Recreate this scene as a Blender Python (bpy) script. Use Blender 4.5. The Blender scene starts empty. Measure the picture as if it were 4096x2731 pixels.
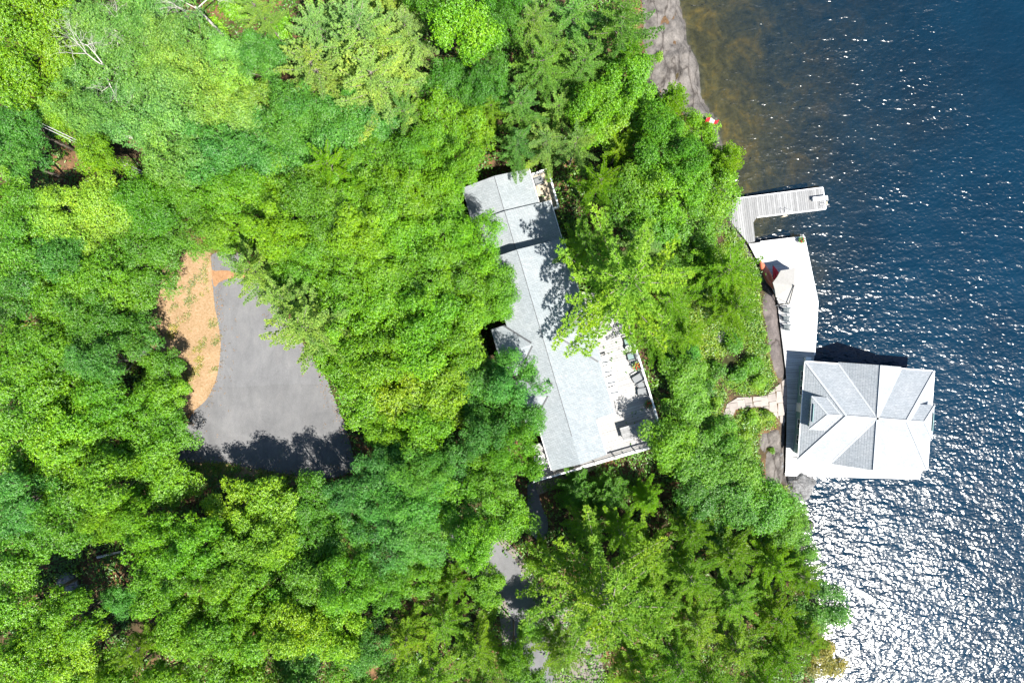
import bpy, bmesh, math, random
import numpy as np
from mathutils import Vector, Matrix

# ------------------------------------------------------------------ camera, world, sun, exposure
SC = bpy.context.scene
COL = SC.collection
HC = 75.85                                   # drone height above the lake (m)
PPM = 36.0                                   # photograph pixels per metre at lake level
cam_d = bpy.data.cameras.new('camera')
cam_d.sensor_width = 36.0; cam_d.lens = 24.0
cam_d.clip_start = 0.5; cam_d.clip_end = 2000
cam = bpy.data.objects.new('camera', cam_d); COL.objects.link(cam)
cam.location = (0, 0, HC); cam.rotation_euler = (0, 0, 0)
SC.camera = cam

SUN_H = Vector((0.65, -0.76)).normalized()   # horizontal direction towards the sun (x right, y up in the photo)
SUN_EL = math.radians(59)
world = bpy.data.worlds.new('World'); SC.world = world; world.use_nodes = True
wn = world.node_tree.nodes; wl = world.node_tree.links
bg = wn['Background']; bg.inputs['Strength'].default_value = 0.075
sky = wn.new('ShaderNodeTexSky'); sky.sky_type = 'NISHITA'; sky.sun_disc = False
sky.sun_elevation = SUN_EL
sky.sun_rotation = math.atan2(SUN_H.x, SUN_H.y)
sky.air_density = 1.0; sky.dust_density = 0.4; sky.ozone_density = 2.0
wl.new(sky.outputs[0], bg.inputs['Color'])
sun_d = bpy.data.lights.new('sun', 'SUN'); sun_d.energy = 5.0; sun_d.angle = math.radians(0.53)
sun_d.color = (1.0, 0.955, 0.88)
sun = bpy.data.objects.new('sun', sun_d); COL.objects.link(sun)
sd = Vector((SUN_H.x * math.cos(SUN_EL), SUN_H.y * math.cos(SUN_EL), math.sin(SUN_EL)))
sun.rotation_euler = (-sd).to_track_quat('-Z', 'Y').to_euler()
sun.location = (40, -50, 90)
VS = SC.view_settings
VS.view_transform = 'Standard'; VS.look = 'None'; VS.gamma = 1.0; VS.use_curve_mapping = False
VS.exposure = 1.32
SC.render.engine = 'CYCLES'
SC.cycles.max_bounces = 5; SC.cycles.diffuse_bounces = 3; SC.cycles.glossy_bounces = 2
SC.cycles.transmission_bounces = 4; SC.cycles.transparent_max_bounces = 6
SC.cycles.caustics_reflective = False; SC.cycles.caustics_refractive = False
SC.cycles.use_denoising = True
SC.cycles.use_adaptive_sampling = True; SC.cycles.adaptive_threshold = 0.02

# ------------------------------------------------------------------ helpers
rng = np.random.default_rng(7)
random.seed(7)
CX, CY = 2048.0, 1365.5

def W(px, py, z=0.0):
    "photograph pixel (4096 wide) -> point of the place at elevation z"
    k = (HC - z) / HC / PPM
    return Vector(((px - CX) * k, -(py - CY) * k, z))
def D(x, y): return (x * 1.7415, y * 1.7415)

def tag(o, label=None, cat=None, group=None, kind=None):
    if label: o['label'] = label
    if cat: o['category'] = cat
    if group: o['group'] = group
    if kind: o['kind'] = kind
    return o
def empty(name, loc=(0, 0, 0), rz=0.0, label=None, cat=None, group=None):
    o = bpy.data.objects.new(name, None); COL.objects.link(o)
    o.location = loc; o.rotation_euler = (0, 0, rz); o.empty_display_size = 0.3
    return tag(o, label, cat, group)
def link(name, me, parent=None, mat=None):
    o = bpy.data.objects.new(name, me); COL.objects.link(o)
    if mat is not None and not me.materials: me.materials.append(mat)
    if parent is not None: o.parent = parent
    return o
def mesh_np(name, V, F, smooth=False):
    "V (n,3), F (m,k) numpy with constant k"
    me = bpy.data.meshes.new(name)
    V = np.ascontiguousarray(V, dtype=np.float32); F = np.ascontiguousarray(F, dtype=np.int32)
    k = F.shape[1]
    me.vertices.add(len(V)); me.vertices.foreach_set('co', V.ravel())
    me.loops.add(F.size); me.loops.foreach_set('vertex_index', F.ravel())
    me.polygons.add(len(F))
    me.polygons.foreach_set('loop_start', np.arange(0, F.size, k, dtype=np.int32))
    me.polygons.foreach_set('loop_total', np.full(len(F), k, dtype=np.int32))
    if smooth: me.polygons.foreach_set('use_smooth', np.ones(len(F), dtype=bool))
    me.update(calc_edges=True)
    return me

class MB:
    "collects shapes into one mesh"
    def __init__(s): s.v = []; s.f = []
    def add(s, vs, fs):
        n = len(s.v); s.v += [tuple(v) for v in vs]; s.f += [tuple(i + n for i in f) for f in fs]; return s
    def box(s, c, size, rz=0.0, rx=0.0, ry=0.0):
        m = Matrix.Translation(c) @ Matrix.Rotation(rz, 4, 'Z') @ Matrix.Rotation(ry, 4, 'Y') @ Matrix.Rotation(rx, 4, 'X')
        x, y, z = size[0] / 2, size[1] / 2, size[2] / 2
        vs = [m @ Vector(p) for p in ((-x, -y, -z), (x, -y, -z), (x, y, -z), (-x, y, -z), (-x, -y, z), (x, -y, z), (x, y, z), (-x, y, z))]
        return s.add(vs, [(3, 2, 1, 0), (4, 5, 6, 7), (0, 1, 5, 4), (1, 2, 6, 5), (2, 3, 7, 6), (3, 0, 4, 7)])
    def beam(s, a, b, w, h):
        a = Vector(a); b = Vector(b); d = b - a; L = d.length
        q = d.to_track_quat('X', 'Z').to_matrix().to_4x4()
        m = Matrix.Translation((a + b) / 2) @ q
        vs = [m @ Vector(p) for p in [(sx * L / 2, sy * w / 2, sz * h / 2) for sz in (-1, 1) for sx, sy in ((-1, -1), (1, -1), (1, 1), (-1, 1))]]
        return s.add(vs, [(3, 2, 1, 0), (4, 5, 6, 7), (0, 1, 5, 4), (1, 2, 6, 5), (2, 3, 7, 6), (3, 0, 4, 7)])
    def tube(s, pts, rad, n=6):
        pts = [Vector(p) for p in pts]
        if not hasattr(rad, '__len__'): rad = [rad] * len(pts)
        rings = []
        for i, p in enumerate(pts):
            d = (pts[min(i + 1, len(pts) - 1)] - pts[max(i - 1, 0)])
            if d.length < 1e-6: d = Vector((0, 0, 1))
            d.normalize()
            a = d.orthogonal().normalized() if i == 0 else (rings[-1][1] - d * rings[-1][1].dot(d)).normalized()
            rings.append((p, a, d.cross(a), rad[i]))
        vs = []
        for p, a, b, r in rings:
            for k in range(n):
                t = 2 * math.pi * k / n
                vs.append(p + (a * math.cos(t) + b * math.sin(t)) * r)
        fs = []
        for i in range(len(pts) - 1):
            for k in range(n):
                fs.append((i * n + k, i * n + (k + 1) % n, (i + 1) * n + (k + 1) % n, (i + 1) * n + k))
        fs.append(tuple(range(n))[::-1]); fs.append(tuple((len(pts) - 1) * n + k for k in range(n)))
        return s.add(vs, fs)
    def prism(s, poly, z0, z1):
        n = len(poly)
        vs = [(p[0], p[1], z0) for p in poly] + [(p[0], p[1], z1) for p in poly]
        fs = [tuple(range(n))[::-1], tuple(range(n, 2 * n))] + [(i, (i + 1) % n, n + (i + 1) % n, n + i) for i in range(n)]
        return s.add(vs, fs)
    def lathe(s, prof, n=16, c=(0, 0, 0)):
        vs = []; fs = []
        for r, z in prof:
            for k in range(n):
                t = 2 * math.pi * k / n
                vs.append((c[0] + r * math.cos(t), c[1] + r * math.sin(t), c[2] + z))
        for i in range(len(prof) - 1):
            for k in range(n): fs.append((i * n + k, i * n + (k + 1) % n, (i + 1) * n + (k + 1) % n, (i + 1) * n + k))
        fs.append(tuple((len(prof) - 1) * n + k for k in range(n)))
        return s.add(vs, fs)
    def build(s, name, mat=None, parent=None, smooth=False):
        me = bpy.data.meshes.new(name); me.from_pydata(s.v, [], s.f); me.update()
        bm = bmesh.new(); bm.from_mesh(me); bmesh.ops.recalc_face_normals(bm, faces=bm.faces); bm.to_mesh(me); bm.free()
        if smooth:
            for p in me.polygons: p.use_smooth = True
        return link(name, me, parent, mat)

def clip(poly, n, d):
    "keep the side where n.p <= d"
    out = []
    for i in range(len(poly)):
        a = poly[i]; b = poly[(i + 1) % len(poly)]
        da = n[0] * a[0] + n[1] * a[1] - d; db = n[0] * b[0] + n[1] * b[1] - d
        if da <= 0: out.append(a)
        if (da < 0 < db) or (db < 0 < da):
            t = da / (da - db); out.append((a[0] + t * (b[0] - a[0]), a[1] + t * (b[1] - a[1])))
    return out
def area(poly):
    return 0.5 * sum(poly[i][0] * poly[(i + 1) % len(poly)][1] - poly[(i + 1) % len(poly)][0] * poly[i][1] for i in range(len(poly)))
def planks(poly, across, width, gap, z, thick, parent, mat, name='plank', jitter=0.003):
    "boards lying square to the direction 'across'"
    n = Vector(across).normalized(); ds = [n.x * p[0] + n.y * p[1] for p in poly]
    d = min(ds); k = 0
    while d < max(ds):
        q = clip(clip(poly, (n.x, n.y), d + width - gap), (-n.x, -n.y), -d)
        if len(q) >= 3 and abs(area(q)) > 0.01:
            dz = random.uniform(-jitter, jitter)
            MB().prism(q, z - thick + dz, z + dz).build(name, mat, parent)
        d += width; k += 1
def in_poly(X, Y, poly):
    r = np.zeros(X.shape, bool); n = len(poly); j = n - 1
    for i in range(n):
        xi, yi = poly[i][0], poly[i][1]; xj, yj = poly[j][0], poly[j][1]
        c = ((yi > Y) != (yj > Y)) & (X < (xj - xi) * (Y - yi) / ((yj - yi) + 1e-12) + xi)
        r ^= c; j = i
    return r
def poly_dist(X, Y, pts, closed=True):
    d = np.full(X.shape, 1e9); n = len(pts)
    for i in range(n if closed else n - 1):
        ax, ay = pts[i][0], pts[i][1]; bx, by = pts[(i + 1) % n][0], pts[(i + 1) % n][1]
        vx, vy = bx - ax, by - ay; L = vx * vx + vy * vy + 1e-9
        t = np.clip(((X - ax) * vx + (Y - ay) * vy) / L, 0, 1)
        d = np.minimum(d, np.hypot(X - ax - t * vx, Y - ay - t * vy))
    return d
_nt = [(rng.uniform(0.6, 1.4), rng.uniform(0, 6.28), rng.uniform(0, 6.28)) for _ in range(10)]
def noise2(X, Y, s=1.0):
    v = 0
    for i, (f, a, p) in enumerate(_nt):
        v = v + np.sin((X * math.cos(a) + Y * math.sin(a)) * s * f * (1 + i * 0.35) + p) / (1 + i * 0.35)
    return v / 4.0

# ------------------------------------------------------------------ materials
def new_mat(name):
    m = bpy.data.materials.new(name); m.use_nodes = True
    nt = m.node_tree
    return m, nt, nt.nodes['Principled BSDF'], nt.nodes['Material Output']
def ramp(nt, fac, stops):
    r = nt.nodes.new('ShaderNodeValToRGB')
    el = r.color_ramp.elements
    while len(el) < len(stops): el.new(0.5)
    for e, (p, c) in zip(el, stops): e.position = p; e.color = (*c, 1)
    nt.links.new(fac, r.inputs[0]); return r.outputs[0]
def tex_noise(nt, scale, detail=4, rough=0.6, coord='Object', vec=None, dist=0.0):
    n = nt.nodes.new('ShaderNodeTexNoise'); n.inputs['Scale'].default_value = scale
    n.inputs['Detail'].default_value = detail; n.inputs['Roughness'].default_value = rough
    n.inputs['Distortion'].default_value = dist
    if vec is None:
        c = nt.nodes.new('ShaderNodeTexCoord'); vec = c.outputs[coord]
    nt.links.new(vec, n.inputs['Vector']); return n.outputs['Fac']
def mapping(nt, scale=(1, 1, 1), rot=(0, 0, 0), coord='Object'):
    c = nt.nodes.new('ShaderNodeTexCoord'); m = nt.nodes.new('ShaderNodeMapping')
    m.inputs['Scale'].default_value = scale; m.inputs['Rotation'].default_value = rot
    nt.links.new(c.outputs[coord], m.inputs['Vector']); return m.outputs[0]
def mix(nt, fac, a, b, mode='MIX'):
    n = nt.nodes.new('ShaderNodeMix'); n.data_type = 'RGBA'; n.blend_type = mode
    for sock, v in ((n.inputs[0], fac), (n.inputs[6], a), (n.inputs[7], b)):
        if isinstance(v, (int, float)): sock.default_value = v
        elif isinstance(v, tuple): sock.default_value = (*v, 1) if len(v) == 3 else v
        else: nt.links.new(v, sock)
    return n.outputs[2]
def bump(nt, height, strength=0.3, dist=0.05):
    b = nt.nodes.new('ShaderNodeBump'); b.inputs['Strength'].default_value = strength; b.inputs['Distance'].default_value = dist
    nt.links.new(height, b.inputs['Height']); return b.outputs[0]
def mat_noise(name, stops, scale=3.0, rough=0.8, bmp=0.3, bdist=0.03, detail=6, sc=(1, 1, 1), spec=0.3, rz=0.0, rnd=0.0):
    m, nt, p, o = new_mat(name)
    v = mapping(nt, sc, (0, 0, rz))
    f = tex_noise(nt, scale, detail, 0.65, vec=v)
    col = ramp(nt, f, stops)
    if rnd:
        oi = nt.nodes.new('ShaderNodeObjectInfo')
        r = ramp(nt, oi.outputs['Random'], [(0, (1 - rnd,) * 3), (1, (1, 1, 1))])
        col = mix(nt, 1.0, col, r, 'MULTIPLY')
    nt.links.new(col, p.inputs['Base Color'])
    p.inputs['Roughness'].default_value = rough; p.inputs['Specular IOR Level'].default_value = spec
    if bmp: nt.links.new(bump(nt, f, bmp, bdist), p.inputs['Normal'])
    return m
def mat_plain(name, col, rough=0.6, spec=0.4, metal=0.0):
    return mat_noise(name, [(0.3, tuple(c * 0.88 for c in col)), (0.7, tuple(min(1, c * 1.06) for c in col))], 6.0, rough, 0.08, 0.01, spec=spec)

def mat_leaf(name, transl=0.28, gloss=0.06, var=0.35, rough=0.42):
    m, nt, p, o = new_mat(name); nt.nodes.remove(p)
    oi = nt.nodes.new('ShaderNodeObjectInfo'); ge = nt.nodes.new('ShaderNodeNewGeometry')
    v = ramp(nt, ge.outputs['Random Per Island'], [(0.0, (1 - var, 1 - var * 0.8, 1 - var)), (0.55, (1, 1, 1)), (0.93, (1.0 + var, 1 + var * 0.6, 1.0)), (1.0, (1.9, 1.35, 1.3))])
    c1 = mix(nt, 1.0, oi.outputs['Color'], v, 'MULTIPLY')
    f = tex_noise(nt, 0.55, 2, 0.5)
    c2 = mix(nt, 1.0, c1, ramp(nt, f, [(0.3, (0.80, 0.86, 0.9)), (0.7, (1.16, 1.1, 1.0))]), 'MULTIPLY')
    ge2 = nt.nodes.new('ShaderNodeNewGeometry')
    wv = tex_noise(nt, 0.16, 3, 0.55, vec=ge2.outputs['Position'])
    c2 = mix(nt, 1.0, c2, ramp(nt, wv, [(0.32, (0.78, 0.88, 1.25)), (0.5, (1, 1, 1)), (0.68, (1.30, 1.10, 0.8))]), 'MULTIPLY')
    di = nt.nodes.new('ShaderNodeBsdfDiffuse'); nt.links.new(c2, di.inputs['Color'])
    tr = nt.nodes.new('ShaderNodeBsdfTranslucent')
    nt.links.new(mix(nt, 1.0, c2, (1.10, 1.20, 0.42), 'MULTIPLY'), tr.inputs['Color'])
    ms = nt.nodes.new('ShaderNodeMixShader'); ms.inputs[0].default_value = transl
    nt.links.new(di.outputs[0], ms.inputs[1]); nt.links.new(tr.outputs[0], ms.inputs[2])
    gl = nt.nodes.new('ShaderNodeBsdfGlossy'); gl.inputs['Roughness'].default_value = rough
    gl.inputs['Color'].default_value = (1, 1, 1, 1)
    m2 = nt.nodes.new('ShaderNodeMixShader'); m2.inputs[0].default_value = gloss
    nt.links.new(ms.outputs[0], m2.inputs[1]); nt.links.new(gl.outputs[0], m2.inputs[2])
    nt.links.new(m2.outputs[0], o.inputs['Surface'])
    return m
M = {}
M['leaf'] = mat_leaf('broad_leaf', 0.22, 0.04, 0.55)
M['needle'] = mat_leaf('pine_needle', 0.40, 0.02, 0.22, 0.5)
M['bark'] = mat_noise('bark', [(0.3, (0.09, 0.07, 0.055)), (0.7, (0.22, 0.19, 0.16))], 5, 0.9, 0.6, 0.03, sc=(2, 2, 0.5))
M['pine_bark'] = mat_noise('pine_bark', [(0.3, (0.13, 0.10, 0.085)), (0.7, (0.33, 0.29, 0.26))], 5, 0.9, 0.6, 0.03, sc=(2, 2, 0.5))
M['dead'] = mat_noise('bleached_wood', [(0.25, (0.30, 0.28, 0.25)), (0.7, (0.62, 0.59, 0.55))], 5, 0.85, 0.4, 0.02)
M['asphalt_a'] = mat_noise('asphalt_smooth', [(0.3, (0.135, 0.14, 0.155)), (0.7, (0.185, 0.19, 0.20))], 0.5, 0.85, 0.0, detail=12, spec=0.2)
M['plank_white'] = mat_noise('plank_pale', [(0.3, (0.42, 0.42, 0.425)), (0.7, (0.56, 0.56, 0.56))], 2.0, 0.7, 0.1, 0.01, sc=(0.4, 3, 1), rnd=0.30)
M['plank_deck'] = mat_noise('plank_house', [(0.3, (0.34, 0.335, 0.33)), (0.7, (0.44, 0.435, 0.43))], 2.0, 0.7, 0.1, 0.01, rnd=0.25)
M['plank_grey'] = mat_noise('plank_weathered', [(0.25, (0.20, 0.205, 0.21)), (0.75, (0.36, 0.36, 0.36))], 3.0, 0.8, 0.15, 0.01, sc=(3, 0.5, 1), rnd=0.35)
M['plank_brown'] = mat_noise('plank_brown', [(0.25, (0.17, 0.13, 0.10)), (0.75, (0.34, 0.29, 0.24))], 3.0, 0.8, 0.15, 0.01, rnd=0.3)
M['plank_tan'] = mat_noise('plank_tan', [(0.25, (0.36, 0.30, 0.22)), (0.75, (0.52, 0.45, 0.35))], 3.0, 0.8, 0.15, 0.01, rnd=0.15)
M['white'] = mat_plain('white_paint', (0.78, 0.79, 0.80), 0.5)
M['grey_wood'] = mat_plain('grey_paint', (0.085, 0.105, 0.115), 0.6)
M['dark'] = mat_plain('dark_metal', (0.035, 0.037, 0.04), 0.5)
M['steel'] = mat_plain('galvanised_steel', (0.55, 0.56, 0.57), 0.35)
M['wicker'] = mat_noise('grey_wicker', [(0.3, (0.12, 0.13, 0.14)), (0.7, (0.22, 0.23, 0.24))], 30, 0.7, 0.3, 0.01)
M['teal_fabric'] = mat_plain('teal_grey_cushion', (0.16, 0.23, 0.22), 0.9)
M['canvas'] = mat_plain('beige_canvas', (0.325, 0.316, 0.302), 0.9, 0.1)
M['red'] = mat_plain('red_canvas', (0.48, 0.02, 0.05), 0.7, 0.2)
M['salmon'] = mat_plain('salmon_hull', (0.60, 0.16, 0.09), 0.4, 0.5)
M['siding'] = mat_noise('house_siding', [(0.3, (0.28, 0.23, 0.18)), (0.7, (0.36, 0.30, 0.24))], 2, 0.8, 0.1, sc=(0.3, 0.3, 8))
M['siding_teal'] = mat_plain('teal_siding', (0.20, 0.33, 0.33), 0.7)
M['glass'] = mat_plain('window_glass', (0.03, 0.045, 0.05), 0.08, 0.6)
M['soil'] = mat_plain('potting_soil', (0.06, 0.04, 0.03), 0.95)
M['clay'] = mat_plain('dark_planter', (0.10, 0.09, 0.085), 0.7)
M['flashing'] = mat_plain('dark_flashing', (0.07, 0.075, 0.08), 0.6)
M['wire'] = mat_plain('pale_cable', (0.45, 0.45, 0.45), 0.5)
M['fl_orange'] = mat_plain('orange_petals', (0.5, 0.13, 0.03), 0.8)
M['fl_red'] = mat_plain('red_petals', (0.45, 0.02, 0.03), 0.8)
M['fl_yellow'] = mat_plain('yellow_petals', (0.5, 0.38, 0.05), 0.8)

def mat_rock(name, base, dark, warm, scale=0.8):
    m, nt, p, o = new_mat(name)
    f = tex_noise(nt, scale, 8, 0.65, dist=0.4); g = tex_noise(nt, scale * 6, 6, 0.7)
    c = ramp(nt, f, [(0.30, dark), (0.5, base), (0.68, tuple(min(1, b * 1.45) for b in base)), (0.8, warm)])
    c = mix(nt, 1.0, c, ramp(nt, g, [(0.3, (0.7, 0.7, 0.7)), (0.7, (1.15, 1.15, 1.15))]), 'MULTIPLY')
    vo = nt.nodes.new('ShaderNodeTexVoronoi'); vo.feature = 'DISTANCE_TO_EDGE'; vo.inputs['Scale'].default_value = scale * 0.5
    vm = mapping(nt, (1.0, 0.3, 1.0), (0, 0, 0.35)); nz = nt.nodes.new('ShaderNodeTexNoise'); nz.inputs['Scale'].default_value = 1.2; nz.inputs['Detail'].default_value = 5; nt.links.new(vm, nz.inputs['Vector'])
    va = nt.nodes.new('ShaderNodeVectorMath'); va.operation = 'ADD'; nt.links.new(vm, va.inputs[0]); nt.links.new(nz.outputs['Color'], va.inputs[1]); nt.links.new(va.outputs[0], vo.inputs['Vector'])
    c = mix(nt, 1.0, c, ramp(nt, vo.outputs['Distance'], [(0.0, (0.35, 0.33, 0.32)), (0.025, (0.85, 0.84, 0.83)), (0.06, (1, 1, 1))]), 'MULTIPLY')
    nt.links.new(c, p.inputs['Base Color']); p.inputs['Roughness'].default_value = 0.85
    p.inputs['Specular IOR Level'].default_value = 0.25
    nt.links.new(bump(nt, g, 0.7, 0.06), p.inputs['Normal'])
    return m
M['rock'] = mat_rock('granite_bedrock', (0.130, 0.118, 0.108), (0.045, 0.040, 0.037), (0.25, 0.165, 0.10))
M['rock_brown'] = mat_rock('brown_bedrock', (0.115, 0.098, 0.092), (0.065, 0.056, 0.056), (0.22, 0.165, 0.12))
M['boulder'] = mat_rock('grey_boulder', (0.18, 0.18, 0.182), (0.085, 0.085, 0.088), (0.30, 0.29, 0.28), 1.6)
M['dark_rock'] = mat_rock('dark_wet_rock', (0.07, 0.065, 0.07), (0.035, 0.035, 0.035), (0.14, 0.11, 0.09), 1.6)
M['slab'] = mat_noise('flagstone', [(0.25, (0.27, 0.24, 0.22)), (0.75, (0.36, 0.325, 0.30))], 1.8, 0.9, 0.2, 0.02, rnd=0.2)

def mat_terrain():
    m, nt, p, o = new_mat('forest_floor')
    a = tex_noise(nt, 0.22, 5, 0.6); b = tex_noise(nt, 2.2, 8, 0.7); c = tex_noise(nt, 9.0, 5, 0.7)
    base = ramp(nt, a, [(0.33, (0.040, 0.045, 0.018)), (0.50, (0.085, 0.060, 0.036)), (0.62, (0.20, 0.115, 0.060)), (0.72, (0.11, 0.085, 0.055))])
    base = mix(nt, 1.0, base, ramp(nt, b, [(0.3, (0.5, 0.5, 0.5)), (0.7, (1.25, 1.2, 1.15))]), 'MULTIPLY')
    base = mix(nt, 1.0, base, ramp(nt, c, [(0.3, (0.7, 0.7, 0.7)), (0.7, (1.2, 1.2, 1.2))]), 'MULTIPLY')
    # the lake bed: brown stone with ochre algae below the water line
    ge = nt.nodes.new('ShaderNodeNewGeometry'); sp = nt.nodes.new('ShaderNodeSeparateXYZ')
    nt.links.new(ge.outputs['Position'], sp.inputs[0])
    mr = nt.nodes.new('ShaderNodeMapRange'); mr.inputs['From Min'].default_value = 0.05; mr.inputs['From Max'].default_value = -0.15
    nt.links.new(sp.outputs['Z'], mr.inputs['Value'])
    d1 = tex_noise(nt, 0.35, 6, 0.7, dist=0.8); d2 = tex_noise(nt, 1.6, 5, 0.6)
    bed = ramp(nt, d1, [(0.3, (0.045, 0.038, 0.022)), (0.5, (0.100, 0.078, 0.036)), (0.66, (0.19, 0.120, 0.032)), (0.78, (0.36, 0.18, 0.03))])
    bed = mix(nt, 1.0, bed, ramp(nt, d2, [(0.3, (0.6, 0.6, 0.6)), (0.7, (1.3, 1.25, 1.2))]), 'MULTIPLY')
    mr2 = nt.nodes.new('ShaderNodeMapRange'); mr2.inputs['From Min'].default_value = 1.0; mr2.inputs['From Max'].default_value = 0.5
    nt.links.new(sp.outputs['Z'], mr2.inputs['Value'])
    bank = ramp(nt, d2, [(0.3, (0.040, 0.037, 0.036)), (0.55, (0.095, 0.088, 0.083)), (0.75, (0.17, 0.15, 0.13))])
    base = mix(nt, mr2.outputs[0], base, bank)
    col = mix(nt, mr.outputs[0], base, bed)
    nt.links.new(col, p.inputs['Base Color']); p.inputs['Roughness'].default_value = 0.95
    p.inputs['Specular IOR Level'].default_value = 0.1
    nt.links.new(bump(nt, b, 0.8, 0.12), p.inputs['Normal'])
    return m
M['terrain'] = mat_terrain()

def mat_water():
    m, nt, p, o = new_mat('lake_water'); nt.nodes.remove(p)
    v1 = mapping(nt, (1.0, 1.9, 1.0), (0, 0, math.radians(-35)))
    n1 = tex_noise(nt, 0.75, 1.5, 0.5, vec=v1, dist=0.3)      # chop, about a metre
    v2 = mapping(nt, (1.0, 1.5, 1.0), (0, 0, math.radians(-15)))
    n2 = tex_noise(nt, 2.1, 1.0, 0.5, vec=v2, dist=0.4)         # ripples
    v3 = mapping(nt, (1.0, 2.2, 1.0), (0, 0, math.radians(-42)))
    n3 = tex_noise(nt, 0.22, 2.0, 0.5, vec=v3)                  # long swell
    def mul(a, k):
        q = nt.nodes.new('ShaderNodeMath'); q.operation = 'MULTIPLY'; nt.links.new(a, q.inputs[0]); q.inputs[1].default_value = k; return q.outputs[0]
    def addn(a, b):
        q = nt.nodes.new('ShaderNodeMath'); q.operation = 'ADD'; nt.links.new(a, q.inputs[0]); nt.links.new(b, q.inputs[1]); return q.outputs[0]
    h = addn(addn(mul(n1, WATER['chop']), mul(n2, WATER['ripple'])), mul(n3, WATER['swell']))
    gust = tex_noise(nt, 0.05, 3, 0.6)
    gm = nt.nodes.new('ShaderNodeMapRange'); gm.inputs['From Min'].default_value = 0.3; gm.inputs['From Max'].default_value = 0.7
    gm.inputs['To Min'].default_value = 0.65; gm.inputs['To Max'].default_value = 1.45; nt.links.new(gust, gm.inputs['Value'])
    q = nt.nodes.new('ShaderNodeMath'); q.operation = 'MULTIPLY'; nt.links.new(h, q.inputs[0]); nt.links.new(gm.outputs[0], q.inputs[1])
    nb = bump(nt, q.outputs[0], 1.0, 1.0)
    at = nt.nodes.new('ShaderNodeAttribute'); at.attribute_name = 'clarity'
    tr = nt.nodes.new('ShaderNodeBsdfTransparent'); tr.inputs['Color'].default_value = (0.72, 0.80, 0.74, 1)
    df = nt.nodes.new('ShaderNodeBsdfDiffuse')
    dn = tex_noise(nt, 0.12, 3, 0.5)
    nt.links.new(ramp(nt, dn, [(0.3, (0.0002, 0.0135, 0.030)), (0.7, (0.0003, 0.019, 0.041))]), df.inputs['Color'])
    nt.links.new(nb, df.inputs['Normal'])
    mb = nt.nodes.new('ShaderNodeMixShader'); nt.links.new(at.outputs['Fac'], mb.inputs[0])
    nt.links.new(df.outputs[0], mb.inputs[1]); nt.links.new(tr.outputs[0], mb.inputs[2])
    gl = nt.nodes.new('ShaderNodeBsdfGlossy'); gl.inputs['Roughness'].default_value = WATER['rough']; nt.links.new(nb, gl.inputs['Normal'])
    fr = nt.nodes.new('ShaderNodeFresnel'); fr.inputs['IOR'].default_value = 1.46; nt.links.new(nb, fr.inputs['Normal'])
    mo = nt.nodes.new('ShaderNodeMixShader'); nt.links.new(fr.outputs[0], mo.inputs[0])
    nt.links.new(mb.outputs[0], mo.inputs[1]); nt.links.new(gl.outputs[0], mo.inputs[2])
    nt.links.new(mo.outputs[0], o.inputs['Surface'])
    return m
WATER = dict(chop=0.110, ripple=0.066, swell=0.18, rough=0.215)
M['water'] = mat_water()

def mat_roof(name, a, b, scale=1.0, rot=0.0):
    "asphalt shingles: small tabs of uneven tone"
    m, nt, p, o = new_mat(name)
    v = mapping(nt, (1, 1, 1), (0, 0, rot))
    br = nt.nodes.new('ShaderNodeTexBrick'); br.inputs['Scale'].default_value = scale
    br.inputs['Color1'].default_value = (*a, 1); br.inputs['Color2'].default_value = (*b, 1)
    br.inputs['Mortar'].default_value = (*[c * 0.80 for c in a], 1)
    br.inputs['Mortar Size'].default_value = 0.012; br.inputs['Brick Width'].default_value = 0.32; br.inputs['Row Height'].default_value = 0.16
    nt.links.new(v, br.inputs['Vector'])
    f = tex_noise(nt, 0.5, 5, 0.6); g = tex_noise(nt, 6, 6, 0.7)
    c = mix(nt, 1.0, br.outputs['Color'], ramp(nt, f, [(0.3, (0.90, 0.92, 0.93)), (0.7, (1.08, 1.06, 1.05))]), 'MULTIPLY')
    c = mix(nt, 1.0, c, ramp(nt, g, [(0.3, (0.86, 0.86, 0.86)), (0.7, (1.12, 1.12, 1.12))]), 'MULTIPLY')
    nt.links.new(c, p.inputs['Base Color']); p.inputs['Roughness'].default_value = 0.9; p.inputs['Specular IOR Level'].default_value = 0.2
    nt.links.new(bump(nt, g, 0.25, 0.02), p.inputs['Normal'])
    return m
HOUSE_ROT = math.atan2(0.283, 0.959)
M['roof_house'] = mat_roof('pale_shingle', (0.222, 0.246, 0.260), (0.272, 0.298, 0.313), 1.0, HOUSE_ROT)
M['roof_boat'] = mat_roof('grey_shingle', (0.250, 0.272, 0.293), (0.305, 0.328, 0.350), 1.0, 0.075)
M['ridge_cap'] = mat_plain('ridge_shingle', (0.36, 0.38, 0.40), 0.9, 0.2)

# ------------------------------------------------------------------ terrain and lake
SHORE_PX = [(2640, -900), (2690, -300), (2706, 0), (2737, 94), (2740, 156), (2781, 250), (2794, 312), (2800, 388), (2822, 425), (2868, 487),
            (2878, 560), (2905, 680), (2930, 790), (2945, 900), (2990, 985), (3060, 1105), (3106, 1190), (3128, 1350), (3143, 1480),
            (3146, 1560), (3144, 1740), (3140, 1890), (3165, 1930), (3185, 1990), (3205, 2080), (3218, 2200), (3205, 2260), (3250, 2330), (3285, 2420), (3300, 2520),
            (3270, 2600), (3265, 2731), (3230, 3000), (3100, 3700)]
SHORE = [W(*p) for p in SHORE_PX]
LAND = [(p.x, p.y) for p in SHORE] + [(-200, -120), (-200, 120)]
HO = W(2141, 1257, 9.3)                                  # house origin on the ridge
HU = Vector((0.283, -0.959, 0)).normalized(); HV = Vector((0.959, 0.283, 0)).normalized()
HS = 36.0 * HC / (HC - 9.3)
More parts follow.
